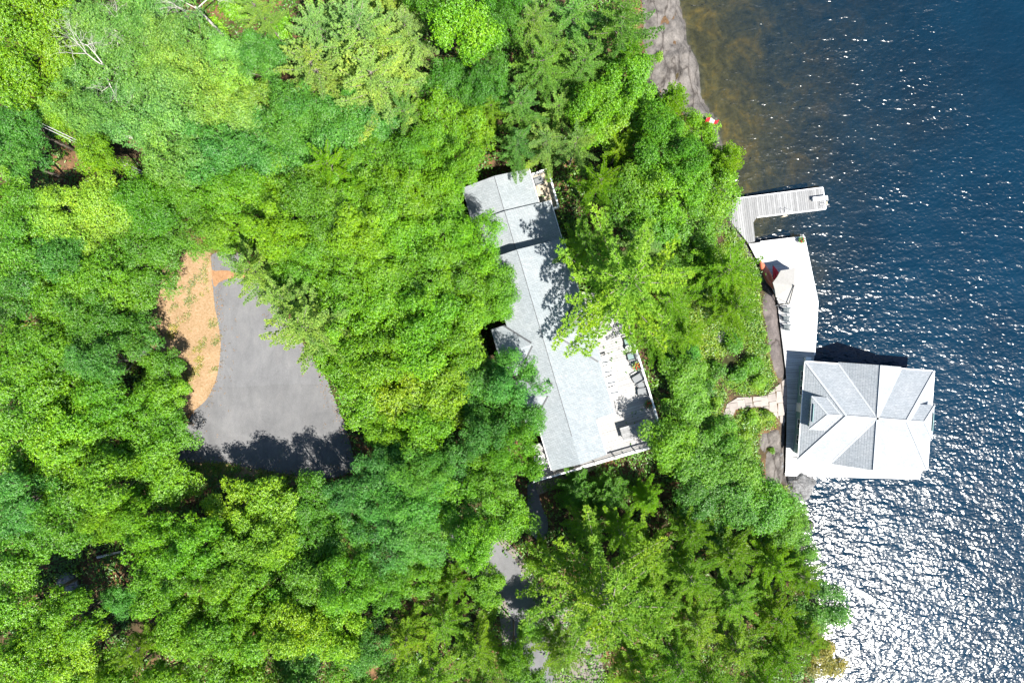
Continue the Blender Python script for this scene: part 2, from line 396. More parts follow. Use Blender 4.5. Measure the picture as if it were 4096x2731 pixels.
def hp(u, v, z):                                         # house frame (photo pixels along and across the ridge) -> place
    return Vector((HO.x, HO.y, 0)) + HU * (u / HS) + HV * (v / HS) + Vector((0, 0, z))
HOUSE_PAD = [hp(-620, -170, 0), hp(-620, 230, 0), hp(640, 330, 0), hp(690, -230, 0)]
DZ = 7.0
DRIVE_PX = [(842, 1010), (846, 1060), (850, 1130), (860, 1230), (876, 1300), (884, 1380), (880, 1460), (858, 1540), (830, 1600), (772, 1645), (748, 1700), (725, 1770),
            (700, 1850), (780, 1848), (900, 1852), (1050, 1880), (1220, 1905), (1330, 1915), (1425, 1880), (1408, 1790), (1380, 1700), (1345, 1610), (1300, 1500), (1230, 1400), (1150, 1280), (1080, 1180), (1010, 1080), (960, 1000)]
VERGE_PX = [(735, 1000), (842, 1005), (846, 1060), (850, 1130), (860, 1230), (876, 1300), (884, 1380), (880, 1460), (858, 1540), (830, 1600), (772, 1645), (700, 1680), (640, 1600), (650, 1480), (600, 1400), (590, 1280), (640, 1180), (650, 1080)]
DRIVE = [W(*p, DZ) for p in DRIVE_PX]; VERGE = [W(*p, DZ) for p in VERGE_PX]
VERGE2 = [W(*p, DZ) for p in [(690, 1850), (780, 1848), (900, 1852), (1050, 1880), (1220, 1905), (1230, 1960), (1000, 1970), (860, 1950), (700, 1930)]]

def terrain(X, Y):
    X = np.asarray(X, float); Y = np.asarray(Y, float)
    d = poly_dist(X, Y, SHORE, False); land = in_poly(X, Y, LAND)
    n = noise2(X, Y, 0.28)
    up = 1.0 * (1 - np.exp(-d / 1.1)) + np.where(d < 22, 0.20 * d, 4.4 + 0.05 * (d - 22)) + n * np.clip(d / 10, 0, 1) * 0.55
    slope = 0.10 + 0.22 / (1 + np.exp((Y - 14.0) / 3.0)) + 1.6 / (1 + np.exp((Y + 3.0) / 2.5))
    dn = -0.05 - slope * d * (1 + 0.25 * noise2(X, Y, 0.5)) - 0.02 * d
    z = np.where(land, up, np.maximum(dn, -9))
    for pad, zp, w in ((HOUSE_PAD, 4.7, 4.0), (DRIVE, DZ, 4.0), (VERGE, DZ, 4.0), (VERGE2, DZ, 2.0)):
        pd = np.where(in_poly(X, Y, pad), 0, poly_dist(X, Y, pad)); k = np.clip(1 - pd / w, 0, 1); k = k * k * (3 - 2 * k)
        z = z * (1 - k) + zp * k
    return z
def zt(x, y): return float(terrain(np.array([x]), np.array([y]))[0])
def G(px, py, up=0.0):
    "photo pixel -> point on the ground (plus up)"
    z = 5.0
    for _ in range(5):
        p = W(px, py, z + up); z = zt(p.x, p.y)
    p = W(px, py, z + up); return Vector((p.x, p.y, z))

nx, ny = 331, 281
gx = np.linspace(-78, 87, nx); gy = np.linspace(-70, 70, ny)
X, Y = np.meshgrid(gx, gy); Z = terrain(X, Y)
V = np.stack([X.ravel(), Y.ravel(), Z.ravel()], 1)
i = np.arange(nx * ny).reshape(ny, nx)
F = np.stack([i[:-1, :-1].ravel(), i[:-1, 1:].ravel(), i[1:, 1:].ravel(), i[1:, :-1].ravel()], 1)
me = mesh_np('terrain', V, F, True)
tag(link('terrain', me, None, M['terrain']), 'brown forest floor sloping from the woods into the lake', kind='structure')
# lake surface, with how far one sees down at each spot
nx, ny = 160, 281
gx = np.linspace(15, 95, nx); gy = np.linspace(-70, 70, ny)
X, Y = np.meshgrid(gx, gy); Z = terrain(X, Y)
V = np.stack([X.ravel(), Y.ravel(), np.zeros(X.size)], 1)
i = np.arange(nx * ny).reshape(ny, nx)
F = np.stack([i[:-1, :-1].ravel(), i[:-1, 1:].ravel(), i[1:, 1:].ravel(), i[1:, :-1].ravel()], 1)
me = mesh_np('lake', V, F, True)
a = me.attributes.new('clarity', 'FLOAT', 'POINT')
dep = np.clip(-Z.ravel(), 0, 50)
a.data.foreach_set('value', np.exp(-dep * 0.50).astype(np.float32))
tag(link('lake_water', me, None, M['water']), 'deep blue rippled lake with brown shallows near the rocks', kind='structure')

def sheet(name, poly, z, mat, label=None, parent=None, kind='structure'):
    me = bpy.data.meshes.new(name)
    bm = bmesh.new(); vs = [bm.verts.new((p[0], p[1], z)) for p in poly]
    bm.edges.ensure_lookup_table(); f = bm.faces.new(vs)
    bmesh.ops.triangulate(bm, faces=[f]); bmesh.ops.recalc_face_normals(bm, faces=bm.faces)
    for f in bm.faces:
        if f.normal.z < 0: f.normal_flip()
    bm.to_mesh(me); bm.free()
    o = link(name, me, parent, mat)
    return tag(o, label, kind=kind)
def smooth_poly(pts, it=2):
    for _ in range(it):
        q = []
        for k in range(len(pts)):
            a, b = pts[k], pts[(k + 1) % len(pts)]
            q.append((a[0] * 0.75 + b[0] * 0.25, a[1] * 0.75 + b[1] * 0.25)); q.append((a[0] * 0.25 + b[0] * 0.75, a[1] * 0.25 + b[1] * 0.75))
        pts = q
    return pts

def mat_asphalt(name, lo, hi, seedz):
    m, nt, p, o = new_mat(name)
    f = tex_noise(nt, 0.35, 4, 0.6, dist=0.5); g = tex_noise(nt, 14, 4, 0.8)
    c = ramp(nt, f, [(0.3, lo), (0.7, hi)])
    c = mix(nt, 1.0, c, ramp(nt, g, [(0.3, (0.80, 0.80, 0.80)), (0.62, (1.08, 1.08, 1.08)), (0.75, (1.5, 1.5, 1.5))]), 'MULTIPLY')
    cv = mapping(nt, (1, 0.35, 1), (0, 0, 0.25)); tyre = tex_noise(nt, 1.1, 3, 0.6, vec=cv, dist=0.8)
    c = mix(nt, 1.0, c, ramp(nt, tyre, [(0.36, (0.92, 0.92, 0.92)), (0.5, (1, 1, 1)), (0.66, (1.06, 1.05, 1.04))]), 'MULTIPLY')
    vo = nt.nodes.new('ShaderNodeTexVoronoi'); vo.feature = 'DISTANCE_TO_EDGE'; vo.inputs['Scale'].default_value = 0.16
    tc = nt.nodes.new('ShaderNodeTexCoord'); nz = nt.nodes.new('ShaderNodeTexNoise'); nz.inputs['Scale'].default_value = 0.8; nt.links.new(tc.outputs['Object'], nz.inputs['Vector'])
    va = nt.nodes.new('ShaderNodeVectorMath'); va.operation = 'ADD'; nt.links.new(tc.outputs['Object'], va.inputs[0]); nt.links.new(nz.outputs['Color'], va.inputs[1]); nt.links.new(va.outputs[0], vo.inputs['Vector'])
    c = mix(nt, 1.0, c, ramp(nt, vo.outputs['Distance'], [(0.0, (0.92, 0.91, 0.90)), (0.003, (0.96, 0.96, 0.96)), (0.006, (1, 1, 1))]), 'MULTIPLY')
    nt.links.new(c, p.inputs['Base Color']); p.inputs['Roughness'].default_value = 0.9; p.inputs['Specular IOR Level'].default_value = 0.2
    nt.links.new(bump(nt, g, 0.3, 0.01), p.inputs['Normal']); return m
M['asphalt_n'] = mat_asphalt('asphalt_older', (0.128, 0.129, 0.134), (0.158, 0.159, 0.164), 0)
M['asphalt_s'] = mat_asphalt('asphalt_newer', (0.112, 0.113, 0.117), (0.160, 0.160, 0.163), 1)
M['sand'] = mat_noise('orange_sand', [(0.3, (0.22, 0.115, 0.055)), (0.7, (0.32, 0.19, 0.10))], 3, 0.95, 0.3, 0.03)
M['gravel'] = mat_noise('pale_gravel', [(0.3, (0.12, 0.108, 0.096)), (0.7, (0.22, 0.195, 0.17))], 6, 0.95, 0.4, 0.03)
def mat_dry():
    m, nt, p, o = new_mat('dry_grass_ground')
    f = tex_noise(nt, 0.5, 5, 0.6); g = tex_noise(nt, 5, 6, 0.75)
    c = ramp(nt, g, [(0.32, (0.17, 0.14, 0.06)), (0.42, (0.27, 0.180, 0.100)), (0.60, (0.33, 0.235, 0.150)), (0.75, (0.38, 0.30, 0.215))])
    c = mix(nt, 1.0, c, ramp(nt, f, [(0.3, (0.80, 0.78, 0.72)), (0.7, (1.05, 1.03, 1.0))]), 'MULTIPLY')
    nt.links.new(c, p.inputs['Base Color']); p.inputs['Roughness'].default_value = 0.95; p.inputs['Specular IOR Level'].default_value = 0.1
    nt.links.new(bump(nt, g, 0.8, 0.05), p.inputs['Normal']); return m
M['dry'] = mat_dry()
sheet('verge', [(p.x, p.y) for p in VERGE], DZ + 0.030, M['dry'], 'strip of dry straw coloured grass beside the driveway')
sheet('verge', smooth_poly([(p.x, p.y) for p in VERGE2], 2), DZ + 0.026, M['dry'], 'dry mossy strip along the bottom edge of the driveway')
dr = [(p.x, p.y) for p in DRIVE]
sm = W(880, 1540, DZ)
def roughen(poly, amp, seed=0, step=0.3):
    out = []
    for k in range(len(poly)):
        a, b = poly[k], poly[(k + 1) % len(poly)]; L = math.hypot(b[0] - a[0], b[1] - a[1]); m = max(1, int(L / step))
        nx_, ny_ = -(b[1] - a[1]) / (L + 1e-9), (b[0] - a[0]) / (L + 1e-9)
        for e in range(m):
            t = e / m; x, y = a[0] + (b[0] - a[0]) * t, a[1] + (b[1] - a[1]) * t
            o = amp * (float(noise2(np.array(x * 2.3 + seed), np.array(y * 2.3), 1.0)) + 0.7 * float(noise2(np.array(x), np.array(y + seed), 6.0)))
            out.append((x + nx_ * o, y + ny_ * o))
    return out
drs = smooth_poly(dr, 2)
drv = sheet('driveway', roughen(drs, 0.07), DZ + 0.044, M['asphalt_n'], 'grey asphalt driveway, older lighter stretch above the seam')
low_ = clip(drs, (0, 1), sm.y); c_ = [k for k, p in enumerate(low_) if abs(p[1] - sm.y) < 1e-5]
x0_, x1_ = min(low_[k][0] for k in c_), max(low_[k][0] for k in c_)
low2 = []
for k, p in enumerate(low_):
    n_ = low_[(k + 1) % len(low_)]; low2.append(p)
    if abs(p[1] - sm.y) < 1e-5 and abs(n_[1] - sm.y) < 1e-5 and abs(n_[0] - p[0]) > 1:
        for t in np.linspace(0.04, 0.96, 22): low2.append((p[0] + (n_[0] - p[0]) * t, sm.y + 0.16 * math.sin(t * 5.2) - 0.30 * t * (1 - t) + 0.03 * math.sin(t * 31)))
sheet('driveway', roughen(low2, 0.03, 3), DZ + 0.050, M['asphalt_s'], 'grey asphalt driveway, coarser newer stretch in the lower half')
# sand washed across the top end
sw = [(846, 1062), (850, 1085), (900, 1080), (960, 1092), (1000, 1085), (1000, 1112), (930, 1112), (880, 1125), (862, 1150), (852, 1138), (846, 1060)]
sheet('sand_wash', smooth_poly([tuple(W(*p, DZ)[:2]) for p in sw[:-1]], 1), DZ + 0.056, M['sand'], 'orange sand washed across the top end of the driveway')

# ------------------------------------------------------------------ lanes under the trees
def drape(name, px, off, mat, label, kind='structure', cell=0.5):
    poly = smooth_poly([tuple(G(*p)[:2]) for p in px], 1)
    bm = bmesh.new(); vs = [bm.verts.new((p[0], p[1], 0)) for p in poly]; f = bm.faces.new(vs)
    bmesh.ops.triangulate(bm, faces=[f])
    xs = [p[0] for p in poly]; ys = [p[1] for p in poly]
    for c in np.arange(min(xs), max(xs), cell):
        bmesh.ops.bisect_plane(bm, geom=bm.verts[:] + bm.edges[:] + bm.faces[:], plane_co=(c, 0, 0), plane_no=(1, 0, 0))
    for c in np.arange(min(ys), max(ys), cell):
        bmesh.ops.bisect_plane(bm, geom=bm.verts[:] + bm.edges[:] + bm.faces[:], plane_co=(0, c, 0), plane_no=(0, 1, 0))
    co = np.array([v.co[:2] for v in bm.verts]); z = terrain(co[:, 0], co[:, 1])
    for v, zz in zip(bm.verts, z): v.co.z = zz + off
    bmesh.ops.recalc_face_normals(bm, faces=bm.faces)
    for f in bm.faces:
        if f.normal.z < 0: f.normal_flip()
    me = bpy.data.meshes.new(name); bm.to_mesh(me); bm.free()
    return tag(link(name, me, None, mat), label, kind=kind), poly
LANE_PX = [(1780, 2120), (1900, 2110), (1990, 2170), (2060, 2230), (2110, 2330), (2150, 2430), (2180, 2560), (2230, 2760), (2060, 2760), (2050, 2600), (2040, 2450), (2000, 2340), (1900, 2260), (1780, 2200)]
_, LANE1 = drape('lane_edge', [(1750, 2100), (1910, 2090), (2010, 2150), (2090, 2220), (2150, 2330), (2200, 2380), (2340, 2480), (2400, 2560), (2420, 2760), (2020, 2760), (2010, 2600), (2000, 2450), (1960, 2350), (1860, 2280), (1750, 2220)], 0.07, M['gravel'], 'pale sandy gravel shoulder of the lower lane')
_, LANE2 = drape('lane', LANE_PX, 0.12, M['asphalt_n'], 'grey lane half hidden under trees at the bottom')
_, STEPS = drape('path_south', [(2110, 1910), (2148, 1930), (2160, 2010), (2200, 2090), (2170, 2180), (2110, 2120), (2110, 2000)], 0.10, M['asphalt_n'], 'shaded grey path leading from the house corner')

# ------------------------------------------------------------------ roofs
def slab(pts, name, mat, parent, t=0.14):
    n = len(pts)
    vs = [Vector(p) for p in pts] + [Vector(p) - Vector((0, 0, t)) for p in pts]
    fs = [tuple(range(n)), tuple(range(n, 2 * n))[::-1]] + [(i, (i + 1) % n, n + (i + 1) % n, n + i) for i in range(n)]
    return MB().add(vs, fs).build(name, mat, parent)
def shingled(pts, name, mat, parent, course=0.26, lift=0.014, t=0.10):
    "a roof plane laid in overlapping courses, each a stepped strip"
    P = [Vector(p) for p in pts]
    nrm = Vector((0, 0, 0))
    for k in range(len(P)): nrm += P[k].cross(P[(k + 1) % len(P)])
    nrm.normalize()
    if nrm.z < 0: nrm = -nrm
    T = Vector((0, 0, -1)); T = (T - nrm * T.dot(nrm)).normalized(); S = T.cross(nrm).normalized(); O = P[0]
    q = [((p - O).dot(S), (p - O).dot(T)) for p in P]
    t0 = min(b for a, b in q); t1 = max(b for a, b in q); mb = MB(); c = t0
    while c < t1 - 1e-4:
        r = clip(clip(q, (0, 1), c + course), (0, -1), -c)
        if len(r) >= 3 and abs(area(r)) > 1e-4:
            top = [O + S * a + T * b + nrm * (lift * (b - c) / course + 0.002) for a, b in r]
            bot = [O + S * a + T * b - nrm * t for a, b in r]
            n = len(r)
            mb.add(top + bot, [tuple(range(n)), tuple(range(n, 2 * n))[::-1]] + [(i, (i + 1) % n, n + (i + 1) % n, n + i) for i in range(n)])
        c += course
    o = mb.build(name, mat, parent); o['kind'] = 'stuff'
    return o

# ------------------------------------------------------------------ the cottage
house = empty('cottage', hp(0, 0, 4.7), 0, 'long pale grey roofed cottage among the trees', 'cottage')
HI = Matrix.Translation(-house.location)
def hpart(o): o.matrix_parent_inverse = HI; return o
ZR1, ZR2, ZR3, SL12, SL3 = 8.55, 8.85, 10.6, 0.30, 0.33
z3 = lambda v: ZR3 - SL3 * abs(v) / HS
z1 = lambda v: ZR1 - SL12 * abs(v) / HS
z2 = lambda v: ZR2 - SL12 * abs(v) / HS
RM = M['roof_house']
def plane(uvz, name='roof_plane', mat=RM, t=0.14): return hpart(slab([hp(*p) for p in uvz], name, mat, house, t))
plane([(-584, 0, z1(0)), (-584, 146, z1(146)), (-436, 146, z1(146)), (-436, 0, z1(0))])
plane([(-584, 0, z1(0)), (-436, 0, z1(0)), (-436, -140, z1(140)), (-584, -140, z1(140))])
plane([(-434, 0, z2(0)), (-434, 194, z2(194)), (-264, 194, z2(194)), (-264, 0, z2(0))])
plane([(-434, 0, z2(0)), (-264, 0, z2(0)), (-264, -126, z2(126)), (-434, -126, z2(126))])
plane([(-262, 0, z3(0)), (-262, 193, z3(193)), (469, 193, z3(193)), (469, 112, z3(112)), (615, 112, z3(112)), (615, 0, z3(0))])
plane([(-262, 0, z3(0)), (615, 0, z3(0)), (615, -112, z3(112)), (-262, -128, z3(128))])
def cross_gable(uc, va, ve, half, vproj, sgn):
    zg = z3(va) + 0.03; ze = z3(ve) + 0.03
    for s in (-1, 1):
        plane([(uc, sgn * va, zg), (uc, sgn * vproj, zg), (uc + s * half, sgn * vproj, ze), (uc + s * half, sgn * ve, ze)])
        a = hp(uc + s * half * 0.06, sgn * (va + (ve - va) * 0.06), zg - 0.06 * (zg - ze) + 0.03); b = hp(uc + s * half, sgn * ve, ze + 0.03)
        hpart(MB().beam(a, b, 0.16, 0.03).build('valley_flashing', M['flashing'], house))
    hpart(MB().add([hp(uc - half * 0.97, sgn * (vproj - 8), ze - 0.05), hp(uc + half * 0.97, sgn * (vproj - 8), ze - 0.05), hp(uc, sgn * (vproj - 8), zg - 0.1),
                    hp(uc - half * 0.97, sgn * (vproj - 14), ze - 0.05), hp(uc + half * 0.97, sgn * (vproj - 14), ze - 0.05), hp(uc, sgn * (vproj - 14), zg - 0.1)],
                   [(0, 1, 2), (5, 4, 3), (0, 3, 4, 1), (1, 4, 5, 2), (2, 5, 3, 0)]).build('gable_wall', M['siding'], house))
cross_gable(111, 59, 189, 143, 204, 1)
cross_gable(111, 43, 134, 103, 187, -1)
cross_gable(318, 40, 120, 84, 160, -1)
# thin ridge caps
for (ua, ub, zf) in ((-584, -436, z1), (-434, -264, z2), (-262, 500, z3)):
    hpart(MB().beam(hp(ua, 0, zf(0) + 0.012), hp(ub, 0, zf(0) + 0.012), 0.05, 0.03).build('ridge_cap', M['flashing'], house))
# white fascia and gutter along the eaves
def edge(a, b, mat=M['white'], w=0.07, h=0.14, name='fascia'): hpart(MB().beam(a, b, w, h).build(name, mat, house))
edge(hp(-584, 149, z1(146) - 0.08), hp(-440, 149, z1(146) - 0.08)); edge(hp(-434, 197, z2(194) - 0.08), hp(-268, 197, z2(194) - 0.08))
edge(hp(-262, 196, z3(193) - 0.08), hp(-34, 196, z3(193) - 0.08)); edge(hp(256, 196, z3(193) - 0.08), hp(469, 196, z3(193) - 0.08))
edge(hp(472, 115, z3(112) - 0.08), hp(613, 115, z3(112) - 0.08)); edge(hp(300, -116, z3(112) - 0.08), hp(613, -115, z3(112) - 0.08))
# walls
def wall(u0, u1, v0, v1, zt_, name='wall'):
    q = [hp(u0, v0, 0), hp(u1, v0, 0), hp(u1, v1, 0), hp(u0, v1, 0)]
    return hpart(MB().prism([(p.x, p.y) for p in q], 4.2, zt_).build(name, M['siding'], house))
wall(-566, -436, -122, 128, 7.35); wall(-434, -264, -108, 176, 7.3); wall(-246, 452, -100, 172, 9.0); wall(452, 596, -98, 96, 9.6)
wall(20, 210, -170, -100, 9.3)
for (ua, ub, zr_, zf, e, w) in ((-262, -256, ZR3, z3, 172, -112), (590, 596, ZR3, z3, 96, -98), (-566, -560, ZR1, z1, 128, -122)):
    a, b = hp(ua, 0, zr_ - 0.16), hp(ub, 0, zr_ - 0.16)
    vs = [hp(ua, e, zf(e) - 0.16), a, hp(ua, w, zf(w) - 0.16), hp(ub, e, zf(e) - 0.16), b, hp(ub, w, zf(w) - 0.16), hp(ua, e, 7), hp(ua, w, 7), hp(ub, e, 7), hp(ub, w, 7)]
    hpart(MB().add(vs, [(0, 1, 2, 7, 6), (8, 9, 5, 4, 3), (0, 3, 4, 1), (1, 4, 5, 2), (2, 5, 9, 7), (6, 8, 3, 0)]).build('gable_wall', M['siding'], house))
for u in (300, 345, 390, 430):                            # glazed doors to the deck
    w = hpart(MB().beam(hp(u - 16, 173.5, 6.75), hp(u + 16, 173.5, 6.75), 0.06, 2.1).build('patio_door', M['glass'], house))
    f = MB()
    for uu in (u - 17, u, u + 17): f.beam(hp(uu, 175, 5.7), hp(uu, 175, 7.8), 0.06, 0.07)
    f.beam(hp(u - 18, 175, 7.84), hp(u + 18, 175, 7.84), 0.07, 0.08)
    fo = f.build('door_frame', M['white'], w)
# roof vent
vp = hp(282, -22, z3(22)); v_ = MB().tube([vp, vp + Vector((0, 0, 0.45))], 0.10, 8).box(vp + Vector((0, 0, 0.5)), (0.3, 0.3, 0.08), HOUSE_ROT)
hpart(v_.build('roof_vent', M['dark'], house))

# ------------------------------------------------------------------ railings
def railing(parent, inv, pts, h=1.0, wtop=0.16, gap=0.13, wpost=0.11, spacing=2.0):
    for a, b in zip(pts[:-1], pts[1:]):
        a = Vector(a); b = Vector(b); d = b - a; L = d.length; n = max(1, round(L / spacing))
        up = Vector((0, 0, h))
        rail = MB().beam(a + up, b + up, wtop, 0.05).build('top_rail', M['white'], parent); rail.matrix_parent_inverse = inv
        lo = MB().beam(a + Vector((0, 0, 0.12)), b + Vector((0, 0, 0.12)), 0.06, 0.06).build('bottom_rail', M['white'], parent); lo.matrix_parent_inverse = inv
        for k in range(n + 1):
            p = a + d * (k / n)
            po = MB().box(p + Vector((0, 0, h / 2 + 0.04)), (wpost, wpost, h + 0.1), math.atan2(d.y, d.x)).box(p + Vector((0, 0, h + 0.10)), (wpost * 1.5, wpost * 1.5, 0.04), math.atan2(d.y, d.x)).build('post', M['white'], parent)
            po.matrix_parent_inverse = inv
        bal = MB(); m = int(L / gap)
        for k in range(1, m):
            p = a + d * (k / m); bal.box(p + Vector((0, 0, h / 2 + 0.05)), (0.035, 0.035, h - 0.1), math.atan2(d.y, d.x))
        bo = bal.build('balusters', M['white'], parent); bo.matrix_parent_inverse = inv; bo['kind'] = 'stuff'

# ------------------------------------------------------------------ house decks
ZD = 5.6
RZ = ZD + 1.0
ra, rb, rc = W(2480, 1180, RZ), W(2627, 1663, RZ), W(2661, 1774, RZ)
rsw = W(2137, 1925, RZ)
flat = lambda p, z: Vector((p.x, p.y, z))
deck = empty('house_deck', flat(rc, 4.7), 0, 'large pale plank deck wrapping the lake side and lower end of the cottage', 'deck')
DI = Matrix.Translation(-deck.location)
def dpart(o): o.matrix_parent_inverse = DI; return o
nb = len(bpy.data.objects)
poly_e = [tuple(p[:2]) for p in (hp(-60, 174, 0), ra, rc, hp(600, 260, 0), hp(600, 98, 0), hp(454, 98, 0), hp(454, 174, 0))]
planks(poly_e, HU[:2], 0.26, 0.022, ZD, 0.05, deck, M['plank_deck'])
poly_s = [tuple(p[:2]) for p in (hp(601, 258, 0), rc, rsw, hp(601, -150, 0))]
planks(poly_s, HU[:2], 0.26, 0.022, ZD, 0.05, deck, M['plank_deck'])
poly_w = [tuple(p[:2]) for p in (hp(520, -98.5, 0), hp(600, -98.5, 0), hp(600, -150, 0), hp(520, -165, 0))]
planks(poly_w, HU[:2], 0.26, 0.022, ZD, 0.05, deck, M['plank_deck'])
for o in list(deck.children): o.matrix_parent_inverse = DI
inr = lambda p, q, k: p + (q - p).normalized() * k
railing(deck, DI, [flat(ra, ZD), flat(rc, ZD)])
railing(deck, DI, [flat(inr(rc, rsw, 0.9), ZD), flat(rsw, ZD)])
for k, p in enumerate([ra, rb, rc, rsw, hp(300, 250, 0), hp(601, 60, 0)]):
    q = inr(p, Vector((HO.x, HO.y, p.z)), 0.35); g = zt(q.x, q.y)
    dpart(MB().box((q.x, q.y, (g + ZD - 0.06) / 2 - 0.1), (0.16, 0.16, ZD - g - 0.06 + 0.2)).build('support_post', M['plank_brown'], deck))
dpart(MB().beam(flat(ra, ZD - 0.18), flat(rc, ZD - 0.18), 0.06, 0.22).build('rim_board', M['white'], deck))
dpart(MB().beam(flat(rc, ZD - 0.18), flat(rsw, ZD - 0.18), 0.06, 0.22).build('rim_board', M['white'], deck))

# small north deck
ndk = empty('balcony', hp(-500, 180, 4.7), 0, 'small tan plank balcony with white railing at the top end of the cottage', 'balcony')
NI = Matrix.Translation(-ndk.location)
n1, n2, n3, n4 = W(2131, 697, ZD + 1), W(2192, 674, ZD + 1), W(2234, 827, ZD + 1), W(2195, 840, ZD + 1)
planks([tuple(p[:2]) for p in (hp(-566, 129, 0), n2, n3, hp(-434, 129, 0))], HV[:2], 0.2, 0.02, ZD, 0.05, ndk, M['plank_tan'])
for o in list(ndk.children): o.matrix_parent_inverse = NI
railing(ndk, NI, [flat(n1, ZD), flat(n2, ZD)]); railing(ndk, NI, [flat(inr(n2, n3, 0.1), ZD), flat(n3, ZD)]); railing(ndk, NI, [flat(inr(n3, n4, 0.1), ZD), flat(n4, ZD)])
for p in (n2, n3):
    q = inr(p, n1 if p is n3 else n4, 0.2); g = zt(q.x, q.y)
    o = MB().box((q.x, q.y, (g + ZD - 0.06) / 2 - 0.1), (0.14, 0.14, ZD - g - 0.06 + 0.2)).build('support_post', M['plank_brown'], ndk); o.matrix_parent_inverse = NI

# lower boardwalk below the south railing
bw = empty('boardwalk', W(2260, 1910, 3.9), 0, 'shaded brown boardwalk just below the deck railing', 'boardwalk')
BI = Matrix.Translation(-bw.location)
planks([tuple(W(*p, 5.0)[:2]) for p in ((2136, 1915), (2420, 1835), (2400, 1862), (2300, 1915), (2152, 1980))], HV[:2], 0.24, 0.02, 5.0, 0.06, bw, M['plank_brown'])
for o in list(bw.children): o.matrix_parent_inverse = BI
for px in ((2160, 1950), (2280, 1900)):
    q = W(*px, 5.0); g = zt(q.x, q.y); o = MB().box((q.x, q.y, (g + 4.9) / 2), (0.15, 0.15, 4.9 - g + 0.1)).build('post', M['plank_brown'], bw); o.matrix_parent_inverse = BI

# ------------------------------------------------------------------ docks
ZK = 0.65
def thing_planks(name, px, across, width, z, mat, label, cat, rim=None):
    poly = [tuple(W(*p, z)[:2]) for p in px]
    c = Vector((sum(p[0] for p in poly) / len(poly), sum(p[1] for p in poly) / len(poly), 0))
    t = empty(name, c, 0, label, cat); inv = Matrix.Translation(-c)
    planks(poly, across, width, 0.02, z, 0.05, t, mat)
    for o in list(t.children): o.matrix_parent_inverse = inv
    if rim:
        for a, b in rim:
            a = W(*a, z); b = W(*b, z)
            o = MB().beam(a - Vector((0, 0, 0.14)), b - Vector((0, 0, 0.14)), 0.10, 0.30).build('rim_board', M['white'], t); o.matrix_parent_inverse = inv
    return t, inv
L_PX = [(2929, 797), (3292, 751), (3304, 835), (3029, 868), (3013, 890), (3020, 952), (3036, 966), (2993, 973), (2927, 892)]
ldock, LI = thing_planks('boat_dock', L_PX[:6] + [(3020, 966)] + L_PX[7:], (0.99, 0.12), 0.23, ZK, M['plank_grey'], 'L-shaped weathered grey plank dock at the top of the waterfront', 'dock',
                 [((2929, 796), (3292, 750)), ((3304, 836), (3029, 869)), ((3292, 751), (3304, 835))])
for px in ((3285, 762), (3296, 828), (3150, 780), (3150, 846), (3020, 795), (3020, 860), (2950, 880)):
    q = W(*px, ZK); o = MB().tube([(q.x, q.y, zt(q.x, q.y) - 0.4), (q.x, q.y, ZK - 0.07)], 0.12, 8).build('pile', M['plank_brown'], ldock); o.matrix_parent_inverse = LI
M_PX = [(2994, 975), (3041, 969), (3218, 948), (3271, 1209), (3258, 1420), (3240, 1560), (3235, 1836), (3690, 1852), (3677, 1914), (3141, 1899), (3146, 1740), (3148, 1560), (3143, 1478), (3107, 1190), (3061, 1103)]
wdock, WI = thing_planks('waterfront_deck', M_PX, (0.06, 1), 0.19, ZK, M['plank_white'], 'long white plank deck along the shore, running round the boathouse', 'deck',
                 [((3218, 947), (3272, 1209)), ((3272, 1209), (3259, 1420)), ((3041, 967), (3218, 946)), ((3677, 1915), (3141, 1900)), ((3691, 1853), (3678, 1914))])
for px in ((3210, 965), (3240, 1090), (3262, 1209), (3255, 1300), (3250, 1400), (3660, 1900), (3500, 1900), (3350, 1895), (3100, 1010)):
    q = W(*px, ZK); o = MB().tube([(q.x, q.y, min(-0.5, zt(q.x, q.y) - 0.4)), (q.x, q.y, ZK - 0.07)], 0.14, 8).build('pile', M['plank_brown'], wdock); o.matrix_parent_inverse = WI

# ------------------------------------------------------------------ boathouse
ZE, ZRB = 3.0, 5.25
BO = W(3219, 1444, ZE); BS = 36 * HC / (HC - ZE)
BE = Vector((0.9972, -0.0749, 0)); BSo = Vector((-0.0707, -0.9975, 0)); BE.normalize(); BSo.normalize()
def bp(a, b, z): return Vector((BO.x, BO.y, 0)) + BE * (a / BS) + BSo * (b / BS) + Vector((0, 0, z))
boat = empty('boathouse', bp(260, 198, 0), 0, 'grey shingled boathouse with hipped roof standing in the lake', 'boathouse')
BHI = Matrix.Translation(-boat.location)
def bpart(o): o.matrix_parent_inverse = BHI; return o
BW, BH = 520, 396; RW, RE, RB = 140, 374, 201; GC, GH = 260, 126
RMb = M['roof_boat']
def bsh(abz, parent=None):
    return bpart(shingled([bp(*p) for p in abz], 'shingles', RMb, boat))
bsh([(0, 0, ZE), (RW, RB, ZRB), (0, BH, ZE)])                                  # west hip
bsh([(BW, 0, ZE), (BW, BH, ZE), (RE, RB, ZRB)])                                # east hip
bsh([(0, 0, ZE), (GC - GH, 0, ZE), (GC, RB, ZRB), (RW, RB, ZRB)])              # north, left of the gable
bsh([(GC + GH, 0, ZE), (BW, 0, ZE), (RE, RB, ZRB), (GC, RB, ZRB)])
bsh([(0, BH, ZE), (RW, RB, ZRB), (GC, RB, ZRB), (GC - GH, BH, ZE)])
bsh([(GC + GH, BH, ZE), (GC, RB, ZRB), (RE, RB, ZRB), (BW, BH, ZE)])
